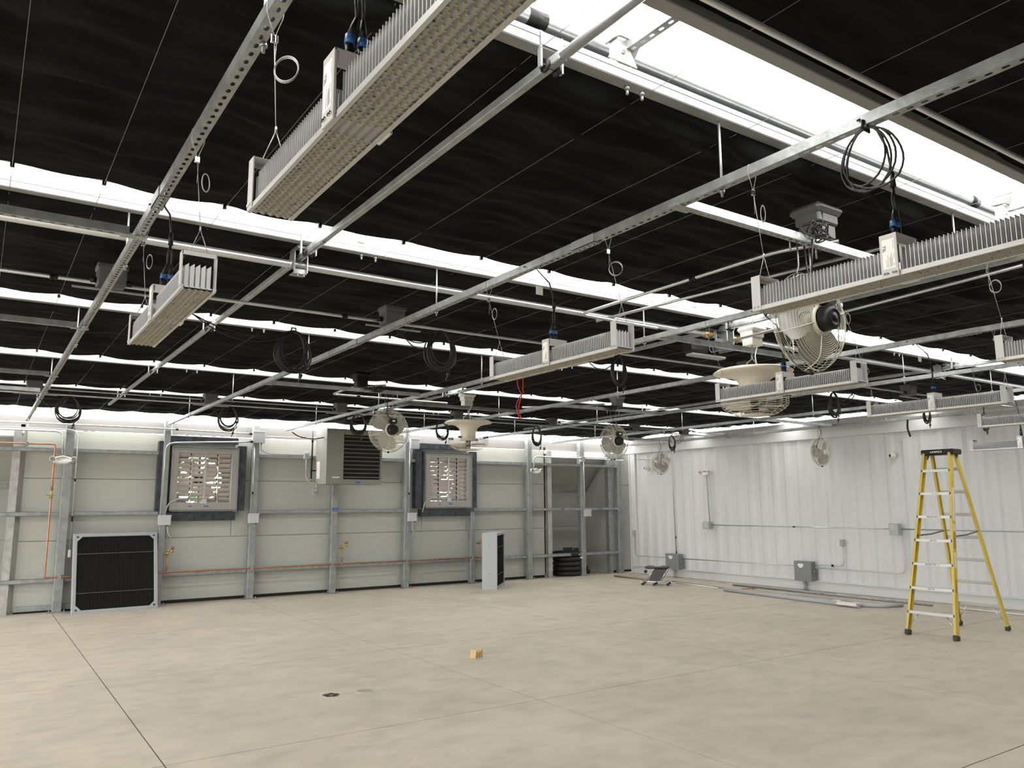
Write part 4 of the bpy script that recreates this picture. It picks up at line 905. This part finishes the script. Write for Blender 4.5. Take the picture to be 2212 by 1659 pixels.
# emergency lights
def emergency(x, y, z, rz, label, s_=1.0):
    o = thing('emergency_light', label, 'emergency light', (x, y, z), 'white twin-head emergency lights')
    T = TR((x, y, z), 0, 0, rz)
    poly = [(-.13, -.04), (-.05, -.075), (.05, -.075), (.13, -.04), (.15, .0), (.10, .035), (0, .06), (-.10, .035), (-.15, 0)]
    b = MB(); vs = []; n = len(poly)
    for d, k in ((.0, 1.0), (-.035, 1.0), (-.06, .82)): vs += [T @ Vector((px*k*s_, d, pz*k*s_)) for px, pz in poly]
    b.add(vs, [tuple(range(n))]+[(l*n+i, l*n+(i+1) % n, l*n+n+(i+1) % n, l*n+n+i) for l in range(2) for i in range(n)]+[tuple(reversed(range(2*n, 3*n)))], True)
    b.build('housing', mat('bright_white_plastic', (.85, .84, .80), .4), o)
    for sg in (-1, 1):
        Th = T @ Matrix.Translation((sg*.145*s_, -.045, .005)) @ Matrix.Rotation(math.pi/2, 4, 'X')
        MB().lathe([(0, -.03), (.03, -.028), (.042, -.01), (.042, .02), (.036, .03)], Th, 16).build('lamp_head', whitep, o)
        MB().lathe([(0, .030), (.035, .034)], Th, 16).build('lens', mat('lamp_lens', (.30, .30, .28), .2), o)
    return o
emergency(1.135, 14.72, 2.43, 0, 'white twin-head emergency light at the left, on the first column', 1.05)
emergency(10.60, 14.70, 2.43, 0, 'white emergency light on the column left of the recess', .9)
emergency(XC-.01, 12.10, 2.345, -math.pi/2, 'white emergency light on the container wall above its own switch box', .9)
# ------------------------------------------------------------------ copper water line and hose valves
cw = thing('water_pipe', 'copper water pipe running low along the back wall with a riser at left', 'pipe', (4, 14.74, .55))
MB().tube(arc_path([(-1.2, 14.74, 2.66), (1.015, 14.74, 2.675), (1.015, 14.74, .555), (9.40, 14.74, .545)], .03, 3), .014, 8).build('copper_tube', copper, cw)
for x, z in ((.62, 2.67), (1.23, .555), (4.27, .55), (5.80, .55), (7.38, .55), (8.96, .55)): MB().bbox(x-.02, x+.02, 14.72, 14.80, z-.035, z+.035, .003).build('pipe_clamp', galv, cw)
MB().cyl((1.015, 14.74, 2.12), (1.015, 14.74, 1.93), .019, 8).build('union_fitting', copper, cw)
MB().cyl((1.015, 14.74, 1.90), (1.015, 14.74, 1.80), .022, 8).box(.93, 1.09, 14.70, 14.72, 1.845, 1.858).build('shutoff_valve', brass, cw)
for x in (2.82, 5.985, 9.13):
    MB().cyl((x, 14.74, .55), (x, 14.74, .86), .012, 8).cyl((x, 14.74, .53), (x, 14.74, .58), .019, 8).build('riser', copper, cw)
    v = MB().cyl((x, 14.74, .84), (x, 14.74, .90), .020, 8).cyl((x-.02, 14.74, .88), (x+.03, 14.70, .95), .014, 8).cyl((x+.03, 14.68, .93), (x+.06, 14.64, .90), .018, 8).box(x-.05, x-.01, 14.76, 14.80, .83, .86).build('hose_valve', brass, cw)
    MB().cyl((x+.055, 14.70, .945), (x+.075, 14.67, .955), .026, 8).build('valve_handle', mat('valve_wheel', (.30, .10, .06), .5), cw)
# ------------------------------------------------------------------ filter frames on the floor
def filt(P, ux, uy, uz, wd_, ht, dp, label, gus=True, nb=2):
    """P bottom-left-front corner; ux across, uy depth, uz up"""
    o = thing('filter_frame', label, 'filter', tuple(P+ux*wd_/2), 'grey-framed black filter boxes')
    T = Matrix((ux, uy, uz)).transposed().to_4x4(); T.translation = P
    e = .055
    for a, b_, c, d in ((0, e, 0, ht), (wd_-e, wd_, 0, ht), (e, wd_-e, 0, e), (e, wd_-e, ht-e, ht)):
        MB().bbox(a, b_, 0, dp, c, d, .004, T).build('frame_rail', mat('grey_frame', (.36, .38, .39), .5, .3), o)
    b = MB().box(e, wd_-e, .03, dp-.01, e, ht-e, T); b.build('filter_media', padm, o)
    b = MB(); n = 40
    for k in range(n): u = e+(wd_-2*e)*(k+.5)/n; b.box(u-.003, u+.003, .016, .032, e, ht-e, T)
    b.build('pleats', padm, o)
    for k in range(nb):
        z = ht*(.25+.49*k) if nb == 2 else ht*(.28+.42*k)
        MB().box(e, wd_-e, .006, .016, z-.006, z+.006, T).build('cross_bar', mat('dark_bar', (.07, .07, .07), .5, .3), o)
    if gus:
        for sx in (0, 1):
            for sz in (0, 1):
                gx = (lambda t: e*.5+t if sx == 0 else wd_-e*.5-t); gz = (lambda t: e*.5+t if sz == 0 else ht-e*.5-t)
                poly = [(gx(0), gz(0)), (gx(.13), gz(0)), (gx(0), gz(.13))]
                Tp = T @ Matrix(((1, 0, 0, 0), (0, 0, 1, 0), (0, 1, 0, 0), (0, 0, 0, 1)))
                MB().prism(poly, Tp, -.004, .002).build('corner_gusset', MATS['grey_frame'], o)
                MB().lathe([(0, 0), (.016, 0)], T @ Matrix.Translation((gx(.032), -.0055, gz(.032))) @ Matrix.Rotation(math.pi/2, 4, 'X'), 12).build('gusset_hole', darkv, o)
    return o, T
ux = Vector((1.0, .06, 0)).normalized(); uz = Vector((0, .27, 1)).normalized(); uz = (uz-ux*ux.dot(uz)).normalized(); uy = uz.cross(ux)
filt(Vector((1.395, 14.36, 0)), ux, uy, uz, 1.27, 1.28, .09, 'big square filter panel with black mesh leaning on the back wall at left')
ux = Vector((.66, .75, 0)).normalized(); uz = Vector((0, 0, 1)); uy = uz.cross(ux)
o, T = filt(Vector((8.70, 13.40, 0)), ux, uy, uz, 1.10, 1.10, .30, 'filter box standing on edge away from the wall, below the right shutter', False)
MB().box(-.004, 0, 0, .30, 0, 1.10, T).build('side_sheet', MATS['grey_frame'], o)
for z in (.30, .86): MB().cyl(T @ Vector((-.010, .15, z)), T @ Vector((-.003, .15, z)), .008, 8).build('rivet', ink, o)
# ------------------------------------------------------------------ black hose coils in the right recess
def ring_coil(x, y, z, R_, r, label, n=28, tilt=0):
    T = TR((x, y, z+r), tilt)
    o = tag(MB().tube([T @ Vector((R_*math.cos(a), R_*math.sin(a), 0)) for a in [2*math.pi*k/n for k in range(n)]], r, 10, closed=True).build('hose_coil', tyre, None, (x, y, z)), label, 'hose coil', 'black hose coils in the right recess')
    return o
LV = ['bottom', 'second from the bottom', 'middle', 'fourth from the bottom', 'top']
for k in range(5): ring_coil(11.80+.01*(k % 2), 15.12, .112*k, .29, .058, 'thick black hose coil, %s of the tall stack in the recess' % LV[k])
ring_coil(11.16, 15.45, 0, .18, .045, 'black hose coil on the floor left of the tall stack')
ring_coil(11.18, 15.43, .09, .17, .04, 'black hose coil lying on the one left of the tall stack')
ring_coil(12.40, 15.30, 0, .16, .05, 'black hose coil on the floor right of the tall stack')
ring_coil(12.38, 15.32, .10, .14, .045, 'black hose coil lying on the one right of the tall stack')
tag(MB().box(11.55, 11.82, 14.92, 14.94, .56, .66, TR((0, 0, 0))).box(11.86, 12.10, 14.92, 14.94, .56, .64).build('cardboard_flap', blackr, None, (11.8, 14.93, .58)), 'black folded liner sticking up on top of the hose stack', 'liner')
tag(MB().box(11.93, 12.0, 14.768, 14.77, .40, .44).build('paper_tag', paper, None, (11.96, 14.77, .4)), 'small white tag on the front of the hose stack', 'tag')

# ------------------------------------------------------------------ container wall fittings
def xbox(name, label, y, z, w, h, d, m, cat='electrical box', text=False):
    o = thing(name, label, cat, (XC, y, z-h/2), None)
    MB().bbox(XC-d, XC-.001, y-w/2, y+w/2, z-h/2, z+h/2, .006).build('enclosure', m, o)
    MB().bbox(XC-d-.012, XC-d, y-w/2-.006, y+w/2+.006, z-h/2-.006, z+h/2+.006, .004).build('door', m, o)
    return o
for y, z, w, h, lb in ((13.12, .365, .40, .34, 'dark grey disconnect box low on the container behind the creeper seat'), (9.67, .37, .37, .36, 'dark grey disconnect box low on the container at centre right')):
    o = xbox('disconnect_box', lb, y, z, w, h, .14, greybox)
    MB().box(XC-.1535, XC-.152, y-.02, y+.10, z+h/2-.085, z+h/2-.045).box(XC-.1535, XC-.152, y+.0, y+.08, z+h/2-.115, z+h/2-.088).build('warning_label', paper, o)
    MB().bbox(XC-.10, XC-.06, y-w/2-.05, y-w/2, z-.02, z+.02, .01).build('hasp_knob', greybox, o)
    MB().cyl((XC-.05, y+.04, 0), (XC-.05, y+.04, z-h/2), .028 if y < 10 else .02, 8).build('stub_pipe', greyp, o)
o = xbox('switch_box', 'small grey switch box on the container under the emergency light', 12.10, 1.19, .17, .15, .10, mat('pale_switch', (.38, .40, .41), .5))
b = MB(); [b.box(XC-.1145, XC-.112, 12.06+.0, 12.14, 1.165+k*.03, 1.172+k*.03) for k in range(3)]; b.build('label_lines', paper, o)
o = xbox('switch_box', 'small grey switch box on the container left of the ladder', 7.80, 1.20, .155, .19, .11, MATS['pale_switch'])
b = MB(); [b.box(XC-.1245, XC-.122, 7.77, 7.85, 1.20+k*.032, 1.205+k*.032) for k in range(3)]; b.build('label_lines', paper, o)
xc = XC-.02
conduit('conduit', 'grey conduit loop in the container corner rising to a wall socket', [(xc, 14.47, .95), (xc, 14.47, .43), (xc, 13.32, .43)], .012, greyp, None, 'conduit', (), .10)
conduit('conduit', 'grey conduit along the foot of the container between the two disconnect boxes', [(xc, 12.92, .43), (xc, 9.86, .45)], .010, pipem)
conduit('conduit', 'long pale conduit along the container at waist height, left part', [(xc, 12.02, 1.20), (xc, 7.88, 1.20)], .010, pipem, None, 'conduit', [((xc, 9.9, 1.20), (0, 1, 0))])
conduit('conduit', 'long pale conduit along the container passing behind the ladder', [(xc, 7.72, 1.20), (xc, 3.0, 1.20)], .010, pipem)
conduit('conduit', 'thin conduit from the container switch box up to its emergency light', [(xc, 12.06, 1.27), (xc, 12.10, 2.30)], .012, greyp)
conduit('conduit', 'thin conduit dropping down the container behind the corner fan', [(xc, 14.3, 2.74), (xc, 13.72, 2.74), (xc, 13.22, 2.72), (xc, 13.14, 2.5), (xc, 13.10, .54)], .011, pipem, None, 'conduit', [((xc, 13.1, .9), (0, 0, 1)), ((xc, 13.1, .56), (0, 0, 1))], .12)
conduit('conduit', 'short pale conduit elbow from the right disconnect box up to a socket', [(xc, 9.47, .50), (xc, 8.87, .50), (xc, 8.87, .88)], .014, lgreybox, None, 'conduit', [((xc, 9.1, .50), (0, 1, 0))], .12)
conduit('conduit', 'long grey conduit elbow from the right disconnect box to the switch box by the ladder', [(xc, 9.47, .44), (xc, 7.70, .44), (xc, 7.72, 1.10)], .014, lgreybox, None, 'conduit', (), .14)
for y, z, lb in ((8.87, .93, 'grey socket on the container right of the disconnect box'), (14.47, .97, 'grey socket in the container corner')):
    o = box_thing('wall_socket', lb, 'socket', XC-.06, XC-.0, y-.035, y+.035, z-.06, z+.06, MATS['pale_switch'], .006)
    MB().bbox(XC-.066, XC-.06, y-.022, y+.022, z-.042, z+.042, .002).build('cover', greyp, o)
for y, z, lb in ((13.98, 2.52, 'small white dome camera near the container corner'), (7.76, 2.48, 'small white dome camera on the container left of the ladder top')):
    o = thing('security_camera', lb, 'camera', (XC, y, z)); T = TR((XC, y, z), 0, -math.pi/2, 0)
    MB().lathe([(0, 0), (.055, 0), (.055, .03), (.05, .035), (0, .035)], T, 20).build('base', whitep, o)
    T2 = Matrix.Translation((XC-.045, y, z)) @ Matrix.Rotation(-.5, 4, 'Z') @ Matrix.Rotation(-math.pi/2, 4, 'Y')
    MB().lathe([(0, -.04), (.035, -.03), (.046, 0), (.044, .03), (.036, .042), (0, .042)], T2, 20).build('camera_ball', whitep, o)
    MB().lathe([(0, .043), (.028, .0425), (.026, .046), (0, .048)], T2, 20).build('lens', blackp, o)
b = MB(); b.tube(arc_path([(XC-.04, 7.62, 2.77), (XC-.04, 7.62, 2.70), (XC-.04, 7.575, 2.70), (XC-.04, 7.575, 2.77)], .015, 4), .005, 6)
tag(b.build('wall_hook', greyp, None, (XC, 7.6, 2.7)), 'small U-shaped hook high on the container above the dome camera', 'hook')
# conduit run above the container at the ceiling edge
conduit('conduit', 'pale conduit running along the ceiling just before the container top rail', [(13.1, 14.0, 3.06), (13.1, 2.0, 3.06)], .014, pipem)
conduit('conduit', 'short black hose end hanging right of the ladder top near the ceiling', [(12.43, 6.90, 3.03), (12.43, 6.92, 2.84), (12.43, 6.88, 2.71)], .016, blackr, None, 'cable')

# ------------------------------------------------------------------ step ladder
ld = thing('step_ladder', 'yellow fibreglass step ladder with aluminium steps and black top cap', 'ladder', (10.6, 5.45, 0))
FR = [(Vector((9.955, 5.755, 0)), Vector((10.47, 5.615, 2.30))), (Vector((9.945, 5.145, 0)), Vector((10.47, 5.285, 2.30)))]
RR = [(Vector((11.24, 5.745, 0)), Vector((10.62, 5.60, 2.29))), (Vector((11.27, 5.150, 0)), Vector((10.62, 5.30, 2.29)))]
def rail(p, q, w, t, nm, z0=.0):
    d = (q-p).normalized(); s_ = Vector((0, 1, 0)); s_ = (s_-d*s_.dot(d)).normalized(); u = s_.cross(d); sgn = 1 if p.y > 5.4 else -1
    T = Matrix((u, s_, d)).transposed().to_4x4(); T.translation = p; L = (q-p).length
    # C-shaped rail, open toward the inside
    b = MB().box(-w/2, w/2, sgn*t/2-.002, sgn*t/2+.002, z0, L, T).box(-w/2, -w/2+.004, -t/2, t/2, z0, L, T).box(w/2-.004, w/2, -t/2, t/2, z0, L, T)
    b.build(nm, yellow, ld)
    MB().bbox(-w/2-.012, w/2+.012, -t/2-.010, t/2+.010, 0, .065, .01, T).build('rubber_foot', mat('foot_rubber', (.06, .05, .045), .8), ld)
    return T, L
for p, q in FR: rail(p, q, .078, .030, 'front_rail')
for p, q in RR: rail(p, q, .055, .028, 'rear_rail')
for k in range(1, 8):
    z = .297*k; t = z/2.30; a = FR[1][0].lerp(FR[1][1], t); c = FR[0][0].lerp(FR[0][1], t)
    o = MB().bbox(a.x-.042, a.x+.042, a.y+.0, c.y-.0, z-.003, z+.003, .001).box(a.x-.044, a.x-.040, a.y, c.y, z-.030, z+.003).box(a.x+.038, a.x+.042, a.y, c.y, z-.028, z)
    st = o.build('step', mat('ladder_alu', (.50, .50, .49), .4, .5), ld)
    for yy in (a.y+.0, c.y-.0): MB().bbox(a.x-.047, a.x-.042, yy-.008, yy+.008, z-.026, z+.004, .002).build('step_rivet', ink, ld)
    T = Matrix(((0, 0, -1, a.x-.0446), (-1, 0, 0, (a.y+c.y)/2), (0, 1, 0, z-.0135), (0, 0, 0, 1)))
    if k in (2, 4, 6): text_mesh('AD-165', .026, T, ink if k < 6 else inkg, ld, 'step_lettering', True)
    if k in (3, 5): text_mesh('MJ ELECTRIC  E', .026, T, ink, ld, 'step_lettering', True)
for k in range(1, 8):
    z = .297*k+.012; t = z/2.29; a = RR[1][0].lerp(RR[1][1], t); c = RR[0][0].lerp(RR[0][1], t)
    MB().bbox(a.x-.006, a.x+.014, a.y, c.y, z-.020, z+.018, .004).box(a.x-.010, a.x-.006, a.y, c.y, z-.002, z+.002).build('rear_brace', mat('brace_alu', (.38, .37, .35), .45, .5), ld)
for (p, q) in (FR[0], FR[1], RR[0], RR[1]):
    sg = -1 if p.y > 5.4 else 1; a = p.lerp(q, .055); t2 = .129; c = p.lerp(q, t2)
    MB().tube([a+Vector((0, sg*.012, 0)), c+Vector((0, sg*.13, -.01))], .009, 4).build('corner_brace', alum, ld)
    if p.x < 10.5: a = p.lerp(q, .225); c = p.lerp(q, .258); MB().tube([a+Vector((0, sg*.012, 0)), c+Vector((0, sg*.09, -.012))], .007, 4).build('corner_brace', alum, ld)
MB().bbox(10.43, 10.67, 5.235, 5.655, 2.275, 2.345, .012).build('top_cap', blackp, ld)
MB().prism([(-.16, -.02), (.16, -.02), (.14, .035), (-.14, .035)], Matrix(((0, 0, -1, 10.55), (1, 0, 0, 5.25), (0, 1, 0, 2.26), (0, 0, 0, 1))), 0, .005)
for yy in (5.255, 5.635): MB().prism([(-.05, .03), (.05, .03), (0, -.03)], Matrix(((1, 0, 0, 10.56), (0, 0, 1, yy), (0, 1, 0, 2.25), (0, 0, 0, 1))), -.004, .004).build('hinge_plate', blackp, ld)
text_mesh('LOUISVILLE', .030, Matrix(((0, 0, -1, 10.4285), (-1, 0, 0, 5.45), (0, 1, 0, 2.312), (0, 0, 0, 1))), paper, ld, 'cap_lettering', True)
for (p, q), (r_, s_) in zip(FR, RR):
    a = p.lerp(q, .535); c = r_.lerp(s_, .56); m_ = (a+c)/2+Vector((0, 0, -.015))
    MB().tube([a, m_, c], .010, 4).build('spreader_bar', mat('dark_steel', (.16, .16, .17), .4, .6), ld)
T0 = FR[1][0].lerp(FR[1][1], .0); d = (FR[1][1]-FR[1][0]).normalized(); u = Vector((0, 1, 0)).cross(d).normalized()
for a, c, m_ in ((.62, .80, paper), (.565, .60, paper), (.47, .56, mat('warning_orange', (.30, .24, .12), .5)), (.37, .45, paper), (.24, .31, ink)):
    P = T0.lerp(FR[1][1], a); L = (FR[1][1]-FR[1][0]).length*(c-a)
    T = Matrix((u, Vector((0, 1, 0)), d)).transposed().to_4x4(); T.translation = P+Vector((0, -.0178, 0))
    w = .022 if m_ is not ink else .006
    MB().box(-w, w, -.001, 0, 0, L, T).build('safety_label', m_, ld)
    if m_ is paper:
        b = MB(); q = .01
        while q < L-.01: b.box(-.014, .014, -.0016, -.001, q, q+.005, T); q += .017
        b.build('label_print', inkg, ld)

# ------------------------------------------------------------------ creeper seat on castors
o = thing('creeper_seat', 'folded black mechanic creeper seat on castors by the container', 'stool', (11.9, 12.15, 0))
ax_ = Vector((.62, -.78, 0)).normalized(); ay_ = Vector((0, 0, 1)).cross(ax_)
T = Matrix((ax_, ay_, Vector((0, 0, 1)))).transposed().to_4x4(); T.translation = Vector((11.88, 12.20, 0))
MB().bbox(-.22, .27, -.17, .17, .335, .385, .02, T).build('seat_pad', mat('black_vinyl', (.02, .02, .02), .35), o)
MB().box(-.04, .10, -.10, .02, .3855, .387, T).build('pad_logo', paper, o)
MB().prism([(-.15, .10), (.09, .09), (.215, .325), (-.04, .325)], T @ Matrix(((1, 0, 0, 0), (0, 0, 1, 0), (0, 1, 0, 0), (0, 0, 0, 1))), -.13, .10).build('folded_pad', MATS['black_vinyl'], o)
for sy in (-.16, .16):
    MB().tube([T @ Vector((-.22, sy, .08)), T @ Vector((-.02, sy, .345))], .011, 6).tube([T @ Vector((.08, sy, .08)), T @ Vector((.26, sy, .345))], .011, 6).build('scissor_leg', chrome, o)
    MB().tube([T @ Vector((-.29, sy, .075)), T @ Vector((.26, sy, .075))], .013, 6).build('frame_rail', chrome, o)
for sx in (-.29, 0, .26): MB().tube([T @ Vector((sx, -.16, .075)), T @ Vector((sx, .16, .075))], .011, 6).build('frame_cross_tube', chrome, o)
for sx in (-.27, -.03, .24):
    for sy in (-.17, .17):
        c_ = MB().cyl(T @ Vector((sx, sy, .035)), T @ Vector((sx, sy, .07)), .008, 6).box(-.014, .014, -.012, .012, .03, .055, T @ Matrix.Translation((sx, sy, 0))).build('castor', chrome, o)
        MB().cyl(T @ Vector((sx, sy-.013, .028)), T @ Vector((sx, sy+.013, .028)), .028, 14).build('wheel', blackr, c_)
MB().cyl(T @ Vector((-.20, -.19, .28)), T @ Vector((-.20, -.16, .28)), .035, 12).build('side_wheel', blackr, o)
# ------------------------------------------------------------------ pipes lying along the container
def lay(name, label, pts, r, m, cat='pipe', sq=False, z=0):
    pts = [Vector((p[0], p[1], r+z+(p[2] if len(p) > 2 else 0))) for p in pts]
    b = MB()
    b.tube(arc_path(pts, .12, 6) if len(pts) > 2 else pts, r, 4 if sq else 12)
    if not sq: b.tube([pts[-1], pts[-1]+(pts[-1]-pts[-2]).normalized()*.002], r*.8, 12)
    return tag(b.build(name, m, None, tuple(pts[0])), label, cat, 'pipes and rails lying on the floor by the container')
lay('floor_pipe', 'thick grey pipe in front, tape hanging at its near end', [(12.02, 10.53), (11.78, 7.58)], .034, greyp)
lay('floor_pipe', 'thick grey pipe with a bent end pointing at the ladder', [(12.06, 10.4), (11.92, 7.72), (12.10, 7.40), (12.50, 7.28)], .032, mat('mid_grey_pvc', (.42, .43, .44), .5))
lay('floor_rail', 'bright square rail lying on the floor beside the thick pipes', [(12.22, 9.95), (12.02, 7.62)], .022, galv, 'rail', True)
lay('floor_rail', 'second bright rail behind the thick pipes', [(12.28, 9.3), (12.18, 7.5)], .020, pipem, 'rail', True)
lay('floor_rail', 'long thin dark-edged rail ending under the ladder', [(12.98, 11.14), (12.93, 7.02)], .018, galv, 'rail', True)
lay('floor_rail', 'long thin pale rail right at the foot of the container', [(13.10, 10.6), (13.06, 7.55)], .016, alum, 'rail', True)
lay('floor_rail', 'thin pale rail starting behind the creeper seat', [(12.46, 12.25), (12.26, 10.9)], .014, whitep, 'rail', True)
lay('floor_rail', 'short thin rail lying beside the pale one behind the creeper seat', [(12.62, 12.5), (12.38, 10.75)], .012, galv, 'rail', True)
lay('floor_rail', 'brown wooden batten on the floor in front of the container corner', [(12.43, 14.15), (12.37, 12.7)], .020, mat('brown_batten', (.25, .19, .14), .8), 'batten', True)
lay('floor_rail', 'long white rail lying on the floor behind the ladder', [(12.92, 6.7), (12.85, 3.2)], .016, whitep, 'rail', True)
tag(MB().box(11.74, 11.86, 7.60, 7.95, .066, .072).box(11.735, 11.742, 7.60, 7.95, .03, .072).build('plastic_sleeve', whitep, None, (11.8, 7.8, .07)), 'torn white plastic sleeve on the near pipe end', 'wrapping')
tag(MB().tube([(12.55, 10.55, .012), (12.62, 10.45, .02), (12.75, 10.5, .012), (12.80, 10.42, .02), (12.66, 10.38, .012)], .010, 6).build('strap', mat('orange_strap', (.48, .20, .12), .7), None, (12.65, 10.45, 0)), 'orange strap lying on the floor between the pipes', 'strap')
tag(MB().box(13.16, 13.22, 8.95, 9.18, 0, .02).build('pipe_offcut', blackr, None, (13.19, 9.1, 0)), 'small black offcut at the foot of the container', 'offcut')
# ------------------------------------------------------------------ small things on the floor
o = thing('wood_block', 'small tan wood offcut alone in the middle of the floor', 'wood block', (4.71, 7.68, 0))
T = TR((4.71, 7.68, 0), 0, 0, .35)
MB().prism([(-.065, 0), (.06, 0), (.065, .085), (.02, .06), (-.02, .055), (-.05, .085)], T @ Matrix(((1, 0, 0, 0), (0, 0, 1, 0), (0, 1, 0, 0), (0, 0, 0, 1))), -.04, .04).build('offcut', wood, o)
for x, y, lb, kind in ((2.75, 6.935, 'round patterned floor drain cover, left of the pair', 0), (3.06, 6.91, 'round ribbed cleanout cover, right of the pair', 1)):
    o = thing('floor_drain', lb, 'drain cover', (x, y, 0)); T = TR((x, y, 0))
    MB().lathe([(0, .001), (.082, .001), (.085, .0)], T, 32).build('plate', mat('drain_plate', (.30, .27, .21), .5, .4) if kind == 0 else concm, o)
    b = MB()
    if kind == 0:
        for k in range(5):
            a = 2*math.pi*k/5; cx, cy = x+.045*math.cos(a), y+.045*math.sin(a)
            for r in (.010, .018, .026): b.lathe([(r-.002, .0012), (r-.002, .0022), (r+.002, .0022), (r+.002, .0012)], TR((cx, cy, 0)), 14)
        b.build('slots', darkv, o); MB().lathe([(.078, .001), (.078, .003), (.085, .003), (.085, 0)], T, 32).build('rim', mat('drain_rim', (.48, .43, .34), .4, .3), o)
    else:
        for k in range(-6, 7):
            w = math.sqrt(max(0, .07**2-(k*.011)**2)); b.box(x+k*.011-.002, x+k*.011+.002, y-w, y+w, .001, .0022)
        b.build('ribs', mat('rib_tone', (.26, .24, .20), .6), o); MB().lathe([(.078, .001), (.078, .003), (.085, .003), (.085, 0)], T, 32).build('rim', mat('cover_rim', (.50, .46, .38), .5), o)  # ribs in one flat tone, darker than the plate
tag(MB().bbox(4.93, 4.97, 2.70, 2.73, 0, .012, .003).build('pebble', mat('dark_crumb', (.12, .09, .06), .8), None, (4.95, 2.72, 0)), 'dark crumb of debris on the floor at the lower right', 'debris')
# ------------------------------------------------------------------ hedge outside, seen through the left shutter
rnd = random.Random(11); b = MB()
for k in range(2600):
    c = Vector((rnd.uniform(1.5, 11.5), rnd.uniform(19.0, 20.2), rnd.uniform(0, 3.3))); s_ = rnd.uniform(.08, .18)
    n1 = Vector((rnd.uniform(-1, 1), rnd.uniform(-1, 1), rnd.uniform(-1, 1))).normalized(); n2 = n1.orthogonal().normalized()
    b.add([c-n1*s_, c+n2*s_*.5, c+n1*s_, c-n2*s_*.5], [(0, 1, 2, 3)])
tag(b.build('hedge', leafm, None, (6, 19.5, 0)), 'green hedge outside, glimpsed through the left shutter', 'hedge', None, 'stuff')
